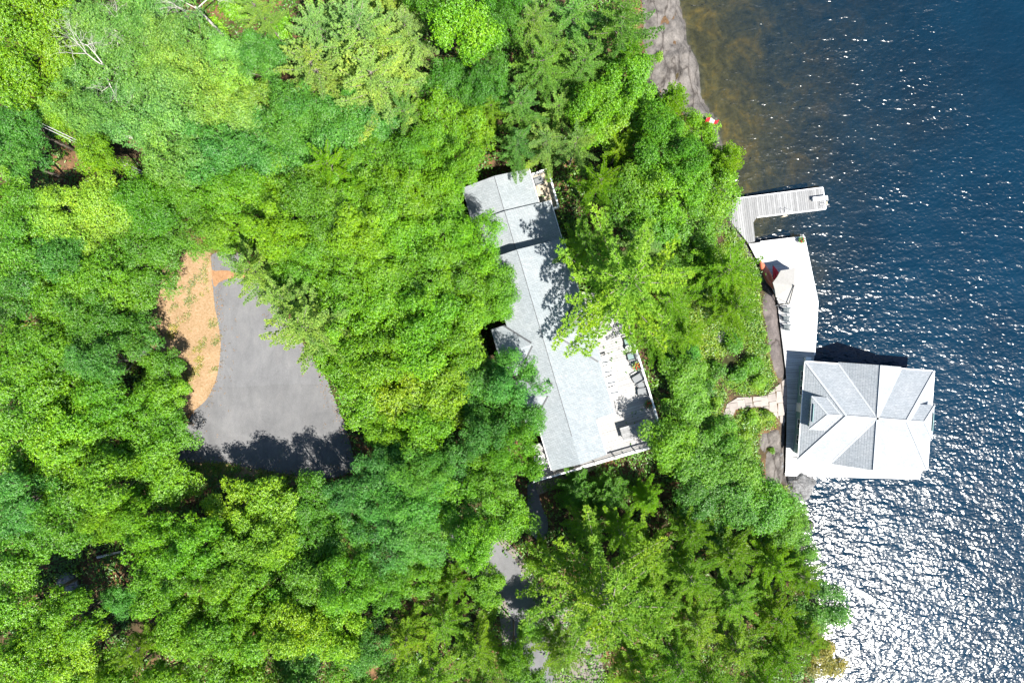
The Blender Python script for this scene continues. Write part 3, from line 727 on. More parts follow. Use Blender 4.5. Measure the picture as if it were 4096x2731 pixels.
for b0, sgn in ((0, 1), (BH, -1)):                                             # cross gables
    e = b0 - sgn * 6
    bsh([(GC - GH, e, ZE), (GC, e, ZRB), (GC, RB, ZRB), (GC - GH, b0, ZE)])
    bsh([(GC + GH, e, ZE), (GC + GH, b0, ZE), (GC, RB, ZRB), (GC, e, ZRB)])
    bpart(MB().add([bp(GC - GH, b0 + sgn * 4, ZE - 0.05), bp(GC + GH, b0 + sgn * 4, ZE - 0.05), bp(GC, b0 + sgn * 4, ZRB - 0.12),
                    bp(GC - GH, b0 + sgn * 9, ZE - 0.05), bp(GC + GH, b0 + sgn * 9, ZE - 0.05), bp(GC, b0 + sgn * 9, ZRB - 0.12)],
                   [(0, 1, 2), (5, 4, 3), (0, 3, 4, 1), (1, 4, 5, 2), (2, 5, 3, 0)]).build('gable_wall', M['white'], boat))
def cap(p, q, w=0.22, up=0.05, name='ridge_cap', mat=None):
    bpart(MB().beam(bp(p[0], p[1], p[2] + up), bp(q[0], q[1], q[2] + up), w, 0.035).build(name, mat or M['ridge_cap'], boat))
for p, q in (((0, 0, ZE), (RW, RB, ZRB)), ((0, BH, ZE), (RW, RB, ZRB)), ((BW, 0, ZE), (RE, RB, ZRB)), ((BW, BH, ZE), (RE, RB, ZRB)), ((RW, RB, ZRB), (RE, RB, ZRB)),
             ((GC, -6, ZRB), (GC, RB, ZRB)), ((GC, BH + 6, ZRB), (GC, RB, ZRB))): cap(p, q)
for s in (-1, 1):
    for b0 in (0, BH): cap((GC + s * GH, b0, ZE), (GC, RB, ZRB), 0.20, 0.045, 'valley_flashing')
# dormers, hipped
def dormer(af, ab, b0, b1, ze, zr, s):
    bm_ = (b0 + b1) / 2; hip = 55
    zroof = lambda a: ZE + (ZRB - ZE) * ((a if s > 0 else BW - a) / (RW if s > 0 else BW - RE))
    aa = lambda run: af + s * run
    atz = lambda z: (z - ZE) / (ZRB - ZE) * (RW if s > 0 else BW - RE)
    ae = atz(ze) if s > 0 else BW - atz(ze); ar = atz(zr) if s > 0 else BW - atz(zr)
    bsh([(af, b0, ze), (aa(hip), bm_, zr), (af, b1, ze)])
    bsh([(af, b0, ze), (ae, b0, ze), (ar, bm_, zr), (aa(hip), bm_, zr)])
    bsh([(af, b1, ze), (aa(hip), bm_, zr), (ar, bm_, zr), (ae, b1, ze)])
    for p, q in (((af, b0, ze), (aa(hip), bm_, zr)), ((af, b1, ze), (aa(hip), bm_, zr)), ((aa(hip), bm_, zr), (ar, bm_, zr))): cap(p, q, 0.16, 0.04)
    for p in (b0, b1): cap((ae, p, ze), (ar, bm_, zr), 0.16, 0.04, 'valley_flashing')
    fa = aa(9)
    bpart(MB().prism([tuple(bp(fa, b0 + 9, 0)[:2]), tuple(bp(fa, b1 - 9, 0)[:2]), tuple(bp(ae, b1 - 9, 0)[:2]), tuple(bp(ae, b0 + 9, 0)[:2])], ZE + 0.1, ze - 0.12).build('dormer_wall', M['white'], boat))
    w = bpart(MB().beam(bp(fa - s * 1.2, b0 + 34, ZE + 1.0), bp(fa - s * 1.2, b1 - 34, ZE + 1.0), 0.05, 0.8).build('window', M['glass'], boat))
    fr = MB()
    for b in (b0 + 33, bm_, b1 - 33): fr.beam(bp(fa - s * 1.8, b, ZE + 0.55), bp(fa - s * 1.8, b, ZE + 1.45), 0.06, 0.07)
    fr.beam(bp(fa - s * 1.8, b0 + 31, ZE + 1.45), bp(fa - s * 1.8, b1 - 31, ZE + 1.45), 0.06, 0.08).build('window_frame', M['siding_teal'], w)
dormer(17, 0, 135, 267, 4.2, 5.0, 1)
dormer(503, 0, 135, 267, 4.2, 5.0, -1)
# white eaves boards
for p, q in (((0, 0), (GC - GH, 0)), ((GC + GH, 0), (BW, 0)), ((0, BH), (GC - GH, BH)), ((GC + GH, BH), (BW, BH)), ((0, 0), (0, BH)), ((BW, 0), (BW, BH))):
    bpart(MB().beam(bp(*p, ZE - 0.03), bp(*q, ZE - 0.03), 0.09, 0.12).build('fascia', M['white'], boat))
IN = 20
def bwall(p, q, z0=0.2, z1=ZE - 0.1): bpart(MB().beam(bp(*p, (z0 + z1) / 2), bp(*q, (z0 + z1) / 2), 0.16, z1 - z0).build('wall', M['siding_teal'], boat))
bwall((IN, IN), (IN, BH - IN)); bwall((IN + 3, BH - IN), (BW - IN, BH - IN)); bwall((IN + 3, IN), (BW - IN, IN))
bwall((BW - IN, IN + 3), (BW - IN, 70)); bwall((BW - IN, 185), (BW - IN, 215)); bwall((BW - IN, 325), (BW - IN, BH - IN - 3))
for b in (60, 120, 255, 320):
    w = bpart(MB().beam(bp(IN - 3.6, b - 17, 1.9), bp(IN - 3.6, b + 17, 1.9), 0.05, 1.0).build('window', M['glass'], boat))
    fr = MB()
    for bb in (b - 18, b, b + 18): fr.beam(bp(IN - 4.4, bb, 1.35), bp(IN - 4.4, bb, 2.45), 0.06, 0.07)
    fr.beam(bp(IN - 4.4, b - 20, 2.45), bp(IN - 4.4, b + 20, 2.45), 0.06, 0.08).beam(bp(IN - 4.4, b - 20, 1.35), bp(IN - 4.4, b + 20, 1.35), 0.08, 0.08)
    fr.build('window_frame', M['white'], w)
dd = bpart(MB().beam(bp(IN - 3.6, 172, 1.7), bp(IN - 3.6, 208, 1.7), 0.06, 2.05).build('door', M['white'], boat))
MB().box(bp(IN - 6, 177, 1.65), (0.06, 0.12, 0.05)).build('handle', M['steel'], dd)
for a, b in ((BW - IN, 20), (BW - IN, 200), (BW - IN, BH - 20), (260, BH - IN), (260, IN)):
    q = bp(a, b, 0); bpart(MB().tube([(q.x, q.y, -4.5), (q.x, q.y, 0.35)], 0.16, 8).build('pile', M['plank_brown'], boat))

# ------------------------------------------------------------------ furniture
def copy_tree(o, parent=None):
    c = o.copy(); COL.objects.link(c); c.parent = parent
    for ch in o.children: copy_tree(ch, c)
    return c
def adirondack(mat):
    "faces +x; seat slats, fanned back, broad arms"
    t = empty('adirondack_chair')
    for k in range(6): MB().beam((0.32 - 0.105 * k, -0.27, 0.36 - 0.028 * k), (0.32 - 0.105 * k, 0.27, 0.36 - 0.028 * k), 0.092, 0.022).build('seat_slat', mat, t)
    for k in range(7):
        y = (k - 3) * 0.082; top = 0.98 - 0.035 * abs(k - 3) ** 1.6
        MB().beam((-0.22, y * 0.9, 0.22), (-0.60, y * 1.28, top), 0.068, 0.022).build('back_slat', mat, t)
    for s in (-1, 1):
        MB().prism([(0.42, s * 0.27), (0.42, s * 0.43), (-0.28, s * 0.40), (-0.42, s * 0.33), (-0.30, s * 0.27)] if s > 0 else [(-0.30, s * 0.27), (-0.42, s * 0.33), (-0.28, s * 0.40), (0.42, s * 0.43), (0.42, s * 0.27)], 0.555, 0.58).build('armrest', mat, t)
        MB().beam((0.33, s * 0.30, 0.0), (0.33, s * 0.30, 0.553), 0.09, 0.03).build('front_leg', mat, t)
        MB().beam((0.30, s * 0.29, 0.30), (-0.62, s * 0.29, 0.03), 0.03, 0.10).build('rear_leg', mat, t)
    MB().beam((-0.40, -0.34, 0.52), (-0.40, 0.34, 0.52), 0.07, 0.025).build('crossbar', mat, t)
    return t
def placed(proto, used, p, rz, label, cat, group, s=1.0):
    o = proto if not used else copy_tree(proto)
    o.location = p; o.rotation_euler = (0, 0, rz); o.scale = (s, s, s); tag(o, label, cat, group); return o
gch = adirondack(M['grey_wood'])
zk = ZK + 0.005
for k, (px, py, w) in enumerate(((3146, 1242, 'topmost'), (3146, 1276, 'middle'), (3147, 1309, 'lowest'))):
    placed(gch, k, W(px, py, zk + 0.3) - Vector((0, 0, 0.3)), -0.05, f'{w} of the three grey slatted Adirondack chairs on the white waterfront deck', 'chair', 'grey chairs on the waterfront deck', 0.86)
wch = adirondack(M['white'])
fr = math.atan2(HV.y, HV.x)
for k, (px, py, w) in enumerate(((2417, 1440, 'topmost'), (2428, 1479, 'second from the top'), (2441, 1522, 'third from the top'), (2453, 1562, 'lowest'))):
    placed(wch, k, W(px, py, ZD + 0.3) - Vector((0, 0, 0.295)), fr, f'white Adirondack chair against the cottage wall, {w} of four', 'chair', 'white chairs on the house deck', 1.12)
placed(wch, 1, W(2152, 1838, ZD + 0.3) - Vector((0, 0, 0.295)), math.pi + 0.2, 'lone white Adirondack chair at the lower left corner of the house deck', 'chair', 'white chairs on the house deck', 1.1)
def wicker_chair(seatmat, deep=0.75):
    t = empty('armchair')
    MB().box((0.05, 0, 0.36), (deep, 0.6, 0.14)).build('seat_cushion', seatmat, t)
    MB().box((-deep / 2 - 0.05, 0, 0.52), (0.12, 0.66, 0.72), 0, 0, -0.18).build('backrest', M['wicker'], t)
    for s in (-1, 1):
        MB().box((0.03, s * 0.37, 0.60), (deep, 0.08, 0.05)).build('armrest', M['wicker'], t)
        MB().box((0.35, s * 0.37, 0.30), (0.06, 0.06, 0.58)).build('leg', M['dark'], t); MB().box((-0.36, s * 0.37, 0.30), (0.06, 0.06, 0.58)).build('leg', M['dark'], t)
    MB().box((0.03, 0, 0.25), (deep, 0.66, 0.06)).build('seat_frame', M['wicker'], t)
    return t
tch = wicker_chair(M['teal_fabric'], 0.6)
for k, (px, py, lab) in enumerate(((2512, 1366, 'teal-grey deck armchair above the round glass table'), (2525, 1427, 'teal-grey deck armchair below the round glass table'))):
    placed(tch, k, W(px, py, ZD + 0.4) - Vector((0, 0, 0.395)), math.pi + fr, lab, 'chair', 'dark chairs on the house deck')
dch = wicker_chair(M['wicker'], 0.85)
for k, (px, py, r, lab) in enumerate(((2552, 1515, 0.25, 'charcoal wicker armchair above the small round table, turned'), (2571, 1568, -0.2, 'charcoal wicker armchair below the small round table'), )):
    placed(dch, k, W(px, py, ZD + 0.4) - Vector((0, 0, 0.395)), math.pi + fr + r, lab, 'chair', 'dark chairs on the house deck', 1.1)
placed(dch, 1, W(2154, 724, ZD + 0.4) - Vector((0, 0, 0.395)), fr + 0.05, 'single grey armchair on the small tan balcony', 'chair', None, 1.05)
def round_table(r, mat, p, label):
    t = empty('round_table', p, 0, label, 'table')
    MB().lathe([(0.001, 0.50), (r, 0.50), (r, 0.53), (0.001, 0.53)], 20).build('tabletop', mat, t)
    MB().lathe([(r * 1.02, 0.495), (r * 1.05, 0.515), (r * 1.02, 0.535), (r * 0.99, 0.515)], 20).build('rim', M['steel'], t)
    for k in range(3):
        a = 2.1 * k; MB().tube([(r * 0.75 * math.cos(a), r * 0.75 * math.sin(a), 0), (r * 0.4 * math.cos(a), r * 0.4 * math.sin(a), 0.49)], 0.02, 6).build('leg', M['dark'], t)
round_table(0.34, M['steel'], W(2515, 1392, ZD + 0.5) - Vector((0, 0, 0.495)), 'round glass table between the teal-grey chairs on the house deck')
round_table(0.32, M['wicker'], W(2565, 1541, ZD + 0.5) - Vector((0, 0, 0.495)), 'small grey round table between the charcoal armchairs')
def planter(p, label, cols, r=0.32, seed=0):
    rr = random.Random(seed)
    t = empty('flower_planter', p, 0, label, 'planter')
    MB().lathe([(r * 0.7, 0), (r, 0.42), (r * 1.06, 0.45), (r * 0.9, 0.45), (r * 0.88, 0.38)], 16).build('pot', M['clay'], t)
    MB().lathe([(0.001, 0.39), (r * 0.86, 0.40)], 16).build('soil', M['soil'], t)
    lf = MB()
    for k in range(110):
        a = rr.uniform(0, 6.28); q = r * 1.45 * math.sqrt(rr.random()); h = 0.48 + 0.28 * (1 - q / (r * 1.5)) * rr.random() + 0.05; b = rr.uniform(0, 6.28); s = 0.075
        c = Vector((q * math.cos(a), q * math.sin(a), h)); d = Vector((math.cos(b), math.sin(b), rr.uniform(-.3, .4))) * s; e = Vector((-math.sin(b), math.cos(b), 0)) * s * 0.5
        lf.add([c - d, c + e, c + d, c - e], [(0, 1, 2, 3)])
    o = lf.build('leaves', M['leaf'], t); o.color = (0.07, 0.2, 0.02, 1); o['kind'] = 'stuff'
    for ci, c_ in enumerate(cols):
        for k in range(7):
            a = rr.uniform(0, 6.28); q = r * 1.35 * math.sqrt(rr.random()); c = Vector((q * math.cos(a), q * math.sin(a), 0.68 + 0.12 * rr.random())); fb = MB(); vs = [c]
            for j in range(6):
                g = j * math.pi / 3; vs.append(c + Vector((0.06 * math.cos(g), 0.06 * math.sin(g), 0.035 * (-1) ** j)))
            fb.add(vs, [(0, j + 1, (j + 1) % 6 + 1) for j in range(6)]).build('flower', M[c_], t)
planter(W(2545, 1464, ZD + 0.5) - Vector((0, 0, 0.49)), 'planter of orange, yellow and red flowers by the house deck railing', ['fl_red', 'fl_yellow', 'fl_orange'], 0.34, 3)
planter(W(2593, 1616, ZD + 0.5) - Vector((0, 0, 0.49)), 'flower planter in tree shade near the lower end of the house deck railing', ['fl_orange', 'fl_red'], 0.32, 5)
planter(W(3207, 960, ZK + 0.5) - Vector((0, 0, 0.495)), 'small flower pot on the top right corner of the white waterfront deck', ['fl_red'], 0.26, 8)
# long table under the maple
tp = W(2545, 1722, ZD + 0.95); tbl = empty('outdoor_table', (tp.x, tp.y, ZD + 0.003), fr, 'long pale grey slatted table on the house deck, half under a maple', 'table')
for k in range(7): MB().box((0, -0.62 + 0.207 * k, 0.98), (3.1, 0.195, 0.04)).build('slat', M['plank_grey'], tbl)
for sx in (-1.35, 1.35):
    for sy in (-0.5, 0.5): MB().box((sx, sy, 0.48), (0.1, 0.1, 0.955)).build('leg', M['plank_grey'], tbl)
    MB().box((sx, 0, 0.90), (0.08, 1.2, 0.1)).build('crossbar', M['plank_grey'], tbl)
# cantilever parasol
cz = ZK + 2.45
pc = W(3172, 1143, cz + 0.4)
ms = W(3155, 1214, ZK + 2.75)
par = empty('cantilever_parasol', (ms.x, ms.y, zk), 0, 'large beige octagonal parasol with black side arm on the waterfront deck', 'parasol')
PI_ = Matrix.Translation(-par.location)
R8 = 2.02; th0 = math.radians(22.5 + 12)
tops = [Vector((pc.x, pc.y, cz + 0.52))] + [Vector((pc.x + R8 * math.cos(th0 + k * math.pi / 4), pc.y + R8 * math.sin(th0 + k * math.pi / 4), cz)) for k in range(8)]
for k in range(8):
    a, b = tops[1 + k], tops[1 + (k + 1) % 8]; dn = Vector((0, 0, -0.02)); mid = (a + b) / 2 * 0.97 + Vector((pc.x, pc.y, cz)) * 0.03
    vs = [tops[0], a, mid, b] + [tops[0] + dn, a + dn, mid + dn, b + dn, a + Vector((0, 0, -.16)), mid + Vector((0, 0, -.16)), b + Vector((0, 0, -.16))]
    o = MB().add(vs, [(0, 1, 2, 3), (7, 6, 5, 4), (1, 8, 9, 2), (2, 9, 10, 3)]).build('canopy_panel', M['canvas'], par); o.matrix_parent_inverse = PI_
    o = MB().beam(tops[0] - Vector((0, 0, .05)), a - Vector((0, 0, .04)), 0.03, 0.03).build('rib', M['dark'], par); o.matrix_parent_inverse = PI_
for nm, pts, r in (('arm', [(ms.x, ms.y, ZK + 2.85), (pc.x, pc.y, cz + 0.62)], 0.05), ('mast', [(ms.x, ms.y, ZK + 0.1), (ms.x, ms.y, ZK + 2.9)], 0.05), ('finial', [(pc.x, pc.y, cz + 0.4), (pc.x, pc.y, cz + 0.72)], 0.06)):
    o = MB().tube(pts, r, 8).build(nm, M['dark'], par); o.matrix_parent_inverse = PI_
for rz in (0.3, 0.3 + math.pi / 2):
    o = MB().box((ms.x, ms.y, ZK + 0.05 + rz * 0.005), (1.0, 0.1, 0.08), rz).build('base', M['dark'], par); o.matrix_parent_inverse = PI_
# closed red parasol leaning on the deck, overturned canoe
ca, cb = W(3092, 1062, ZK + 0.35), W(3112, 1118, ZK + 1.2)
cp = empty('folded_parasol', (cb.x, cb.y, zk), 0, 'folded bright red parasol beside the big beige one', 'parasol'); CI = Matrix.Translation(-cp.location)
mb = MB(); n = 16; vs = []; rings = [(0.0, 0.03), (0.25, 0.18), (0.6, 0.34), (0.88, 0.46), (1.0, 0.38)]
ax = (cb - ca); X1 = ax.normalized(); Y1 = X1.orthogonal().normalized(); Z1 = X1.cross(Y1)
for t, r in rings:
    for k in range(n):
        th = 2 * math.pi * k / n; rr = r * (1.0 if k % 2 else 0.72); vs.append(ca + ax * t + (Y1 * math.cos(th) + Z1 * math.sin(th)) * rr)
fs = [(i * n + k, i * n + (k + 1) % n, (i + 1) * n + (k + 1) % n, (i + 1) * n + k) for i in range(4) for k in range(n)] + [tuple(range(n))[::-1], tuple(4 * n + k for k in range(n))]
o = mb.add(vs, fs).build('canopy', M['red'], cp); o.matrix_parent_inverse = CI
o = MB().tube([ca - X1 * 0.12, Vector((cb.x, cb.y, ZK + 1.1)), Vector((cb.x + 0.25, cb.y - 0.5, ZK + 0.05))], 0.025, 6).build('pole', M['dark'], cp); o.matrix_parent_inverse = CI
o = MB().lathe([(0.28, 0.0), (0.28, 0.06), (0.06, 0.10)], 14, (cb.x + 0.25, cb.y - 0.5, ZK + 0.005)).build('base', M['dark'], cp); o.matrix_parent_inverse = CI
k0, k1 = W(3040, 1040, ZK + 0.3), W(3104, 1160, ZK + 0.3)
ax = k1 - k0; L = ax.length
cn = empty('canoe', ((k0 + k1) / 2).xy.to_3d() + Vector((0, 0, zk)), math.atan2(ax.y, ax.x), 'overturned salmon red canoe on the edge of the white deck', 'canoe')
vs = []; fs = []; N = 21; K = 9
for i_ in range(N):
    s = -1 + 2 * i_ / (N - 1); w = 0.44 * (1 - abs(s) ** 2.6); sheer = 0.10 * abs(s) ** 3
    for j in range(K):
        th = math.pi * j / (K - 1); vs.append((s * L / 2, -w * math.cos(th), 0.03 + (0.40 + 0.0 * sheer) * math.sin(th) ** 0.8 * (1 - 0.35 * abs(s) ** 4)))
for i_ in range(N - 1):
    for j in range(K - 1): fs.append((i_ * K + j, i_ * K + j + 1, (i_ + 1) * K + j + 1, (i_ + 1) * K + j))
MB().add(vs, fs).build('hull', M['salmon'], cn, True)
for s in (-1, 1): MB().tube([((-1 + 2 * i_ / 14) * L / 2, s * 0.45 * (1 - abs(-1 + 2 * i_ / 14) ** 2.6), 0.03) for i_ in range(15)], 0.025, 6).build('gunwale', M['plank_brown'], cn)
MB().tube([(-L / 2 + 0.02, 0, 0.10), (-L / 4, 0, 0.435), (0, 0, 0.445), (L / 4, 0, 0.435), (L / 2 - 0.02, 0, 0.10)], 0.018, 6).build('keel', M['salmon'], cn)
# diving board and swim ladders
b0, b1 = W(3252, 797, ZK + 0.5), W(3311, 790, ZK + 0.5)
ax = b1 - b0; dv = empty('diving_board', (b0.x, b0.y, zk), math.atan2(ax.y, ax.x), 'white diving board reaching past the end of the grey dock', 'diving board')
MB().box((ax.length / 2, 0, 0.5), (ax.length, 0.42, 0.06)).build('board', M['white'], dv)
for x_ in (0.12, 0.75):
    MB().box((x_, 0, 0.235), (0.08, 0.36, 0.465)).build('stand', M['white'], dv)
def ladder(name, p, rz, label):
    t = empty(name, p, rz, label, 'ladder')
    for s in (-1, 1):
        MB().tube([(-0.55, s * 0.24, 0.0), (-0.5, s * 0.24, 0.55), (-0.25, s * 0.24, 0.82), (0.05, s * 0.24, 0.75), (0.16, s * 0.24, 0.4), (0.18, s * 0.24, -1.1)], 0.022, 6).build('handrail', M['steel'], t)
    for z in (-0.15, -0.45, -0.75, -1.05): MB().box((0.18, 0, z), (0.09, 0.46, 0.03)).build('rung', M['plank_tan'], t)
    MB().box((0.17, 0, 0.02), (0.16, 0.46, 0.04)).build('top_step', M['plank_tan'], t)
q = W(3301, 815, ZK); ladder('swim_ladder', (q.x, q.y, zk), 0.12, 'steel swim ladder at the far end of the grey dock beside the diving board')
q = W(3140, 857, ZK); ladder('swim_ladder', (q.x, q.y, zk), -math.pi / 2 + 0.12, 'steel swim ladder on the lower side of the grey dock')
# white storage box by the boathouse
q = W(3233, 1436, ZK + 0.5); sb = empty('storage_box', (q.x, q.y, zk), -0.075, 'white storage box against the top left corner of the boathouse', 'box')
MB().box((0, 0, 0.25), (0.55, 0.4, 0.5)).build('body', M['white'], sb); MB().box((0, 0, 0.53), (0.6, 0.45, 0.06)).build('lid', M['white'], sb)
# flag by the shore
q = G(2822, 478, 6.6); fl = empty('flag', q, 0, 'small red and white flag among the leaves on the upper shore', 'flag')
MB().tube([(0, 0, -0.3), (0, 0, 7.0)], 0.025, 6).build('pole', M['steel'], fl)
for s in range(3):
    vs = []; xs = np.linspace(s * 0.42, s * 0.42 + 0.42, 4)
    for x_ in xs: vs += [(x_, -0.1 * x_ + 0.12 * math.sin(x_ * 5), 6.95), (x_, -0.3 + 0.12 * math.sin(x_ * 5), 6.35)]
    MB().add(vs, [(2 * i_, 2 * i_ + 2, 2 * i_ + 3, 2 * i_ + 1) for i_ in range(3)]).build('flag_panel', M['fl_red' if s != 1 else 'white'], fl)
# overhead wires
for dx, lab in ((0, 'upper of the twin overhead wires crossing the clearing at upper left'), (9, 'lower of the twin overhead wires crossing the clearing at upper left')):
    a = W(20 - dx * 0.4, 425 + dx, 14.5); b = W(640 - dx * 0.4, 720 + dx, 13.5); pts = [a + (b - a) * t - Vector((0, 0, 3.0 * t * (1 - t))) for t in np.linspace(0, 1, 12)]
    tag(MB().tube(pts, 0.03, 5).build('power_wire', M['wire']), lab, 'wire', 'overhead wires')

# ------------------------------------------------------------------ path of flagstones, rocks
PATH_Z6 = [(215, 670), (250, 550), (350, 490), (560, 480), (620, 470), (720, 380), (800, 305), (800, 560), (778, 755), (720, 680), (640, 600), (560, 575), (420, 580), (330, 600), (297, 690)]
PATH_PX = [(2800 + x / 2.34, 1380 + y / 2.34) for x, y in PATH_Z6]
pthpoly = [tuple(G(*p)[:2]) for p in PATH_PX]
pc_ = G(3040, 1600)
pathroot = empty('stone_path', (pc_.x, pc_.y, pc_.z)); pathroot['kind'] = 'structure'; pathroot['label'] = 'curved pale flagstone path from the woods to the boathouse deck'
SI = Matrix.Translation(-pathroot.location)
def slabs():
    th = 0.15; n = (math.cos(th), math.sin(th)); m = (-n[1], n[0])
    xs = [p[0] * n[0] + p[1] * n[1] for p in pthpoly]; ys = [p[0] * m[0] + p[1] * m[1] for p in pthpoly]
    r = random.Random(4); d = min(xs)
    while d < max(xs):
        w = r.uniform(0.75, 1.15); s = clip(clip(pthpoly, n, d + w - 0.05), (-n[0], -n[1]), -d); d += w
        e = min(ys) + r.uniform(-0.8, 0)
        while e < max(ys):
            h = r.uniform(0.8, 1.5); q = clip(clip(s, m, e + h - 0.05), (-m[0], -m[1]), -e) if len(s) > 2 else []; e += h
            if len(q) > 2 and abs(area(q)) > 0.04:
                co = np.array(q); z = max(0.45, terrain(co[:, 0], co[:, 1]).mean() + 0.12) + r.uniform(-0.01, 0.015)
                o = MB().prism(q, z - 0.5, z).build('flagstone', M['slab'], pathroot); o.matrix_parent_inverse = SI
slabs()

def rock_patch(name, px, height, mat, label, cell=0.22, cracks=(), seed=0, base=-0.25, top=9.0):
    poly = smooth_poly([tuple(G(*p)[:2]) for p in px], 1)
    xs = [p[0] for p in poly]; ys = [p[1] for p in poly]
    gx = np.arange(min(xs) - cell, max(xs) + cell, cell); gy = np.arange(min(ys) - cell, max(ys) + cell, cell)
    X, Y = np.meshgrid(gx, gy)
    jx = X + (noise2(X * 3 + seed, Y * 3, 2.0)) * cell * 0.3; jy = Y + (noise2(X * 3, Y * 3 + seed, 2.0)) * cell * 0.3
    ins = in_poly(jx, jy, poly); d = np.where(ins, poly_dist(jx, jy, poly), 0)
    k = 1 - np.exp(-d / 0.45)
    Zg = np.maximum(terrain(jx, jy), -0.3)
    strat = noise2(jx + seed * 3.1, jy, 0.9) * 0.30 + noise2(jx, jy + seed, 2.6) * 0.13 + np.abs(noise2(jx * 1.0 + jy * 0.6, jy * 0.2, 3.0)) * -0.16 + noise2(jx, jy, 7.0) * 0.05
    led = noise2(jx * 0.8 + jy * 0.35 + seed, jy * 0.45, 1.7); strat = strat * 1.35 + 0.20 * np.round(led * 2.2) / 2.2
    z = Zg + base + k * (height - base + np.minimum(strat, top))
    for c in cracks:
        cw = [tuple(G(*p)[:2]) for p in c]; cd = poly_dist(jx, jy, cw, False); z -= 0.24 * np.exp(-(cd / 0.13) ** 2)
    i = np.arange(X.size).reshape(X.shape); m = ins[:-1, :-1] | ins[1:, :-1] | ins[:-1, 1:] | ins[1:, 1:]
    F = np.stack([i[:-1, :-1][m], i[:-1, 1:][m], i[1:, 1:][m], i[1:, :-1][m]], 1)
    V = np.stack([jx.ravel(), jy.ravel(), z.ravel()], 1); use = np.unique(F); remap = np.zeros(len(V), int); remap[use] = np.arange(len(use))
    me = mesh_np(name, V[use], remap[F], False)
    return tag(link(name, me, None, mat), label, 'rock'), poly
_, R1 = rock_patch('bedrock', [(2560, -160), (2690, -160), (2728, 0), (2752, 94), (2760, 156), (2798, 250), (2812, 312), (2818, 388), (2840, 440), (2870, 510), (2790, 500), (2690, 440), (2620, 390), (2565, 370), (2575, 250), (2555, 120)], 0.30, M['rock'],
                   'sloping cracked grey bedrock shore at the top of the lake', 0.2, cracks=[[(2690, 0), (2668, 60), (2640, 100), (2625, 140)], [(2705, 45), (2690, 80)], [(2735, 200), (2715, 290), (2700, 330)], [(2745, 230), (2730, 280)], [(2665, 200), (2655, 225)]], seed=2)
z5 = lambda x, y: (2850 + x / 3.92, 1150 + y / 3.92)
_, R2 = rock_patch('bedrock', [z5(*p) for p in ((760, -250), (900, -60), (1000, 60), (1020, 300), (1068, 700), (1108, 1000), (1142, 1290), (1140, 1390), (1060, 1470), (960, 1400), (890, 1150), (850, 850), (790, 550), (740, 350), (730, 100))], 0.32, M['rock_brown'],
                   'narrow strip of brown bedrock between the shrubs and the white deck', 0.2, seed=5, top=0.15)
z6 = lambda x, y: (2800 + x / 2.34, 1380 + y / 2.34)
_, R3 = rock_patch('bedrock', [z6(*p) for p in ((560, 800), (740, 745), (785, 800), (796, 1000), (800, 1200), (785, 1310), (690, 1420), (600, 1340), (600, 1150), (550, 1050), (530, 900))], 0.32, M['rock'],
                   'lichen-spotted grey bedrock below the flagstone path', 0.2, seed=9)
def boulder(name, px, r, z, mat, label, seed, sx=1.2, sz=0.8, rot=0.4):
    bm = bmesh.new(); bmesh.ops.create_icosphere(bm, subdivisions=4, radius=1.0); rr = random.Random(seed)
    pl = [(Vector((rr.gauss(0, 1), rr.gauss(0, 1), rr.gauss(0.2, 1))).normalized(), rr.uniform(0.62, 0.9)) for _ in range(11)]
    for v in bm.verts:
        d = v.co.normalized(); t = 1.0
        for n, k in pl:
            c = d.dot(n)
            if c > 1e-3: t = min(t, k / c)
        t += 0.035 * math.sin(d.x * 9 + seed) * math.sin(d.y * 8 + d.z * 7) + 0.02 * math.sin(d.x * 23 + d.y * 19 + seed)
        v.co = Vector((d.x * t * sx, d.y * t, d.z * t * sz)) * r
    me = bpy.data.meshes.new(name); bm.to_mesh(me); bm.free()
    p = W(*px, z + 0.4 * r); o = link(name, me, None, mat); o.location = (p.x, p.y, z); o.rotation_euler = (0, 0, rot); return tag(o, label, 'boulder', 'boulders by the water')
boulder('boulder', (3210, 1930), 1.45, 0.15, M['boulder'], 'largest grey boulder, just below the boathouse deck in the water', 3)
boulder('boulder', (3218, 1972), 1.0, 0.1, M['boulder'], 'grey boulder leaning on the lower side of the largest one', 14, 1.3)
boulder('boulder', (3152, 1958), 0.85, 0.3, M['boulder'], 'pale grey boulder at the waterline beside the lower left deck corner', 8)
boulder('boulder', (3228, 2104), 0.75, 0.0, M['dark_rock'], 'dark round boulder alone in the water below the boathouse', 21)
boulder('boulder', (3192, 2222), 0.6, 0.1, M['boulder'], 'small pale boulder at the tree edge in the bright glitter', 25)
for k, (px, r, lab) in enumerate((((2893, 1262), 0.55, 'pale flat stone at the top of the shrub clearing'), ((2878, 1243), 0.5, 'tan stone beside the pale flat one in the shrub clearing'), ((2876, 1275), 0.55, 'upright white-grey stone in the shrub clearing'), ((2884, 1345), 0.75, 'broad bluish grey stone in shade in the shrub clearing'),
                              ((3115, 1825), 0.5, 'white lichen stone on the bedrock by the deck'), ((3118, 1868), 0.55, 'rounded pale stone on the bedrock near the deck corner'), ((565, 1425), 0.7, 'grey boulder in the shade left of the driveway'), ((262, 2330), 1.0, 'dark boulder in the clearing at the lower left'))):
    g = G(*px); boulder('stone' if r < 0.7 else 'boulder', px, r, g.z + 0.05, M['boulder'], lab, 40 + k, 1.3, 0.6, k * 0.9)

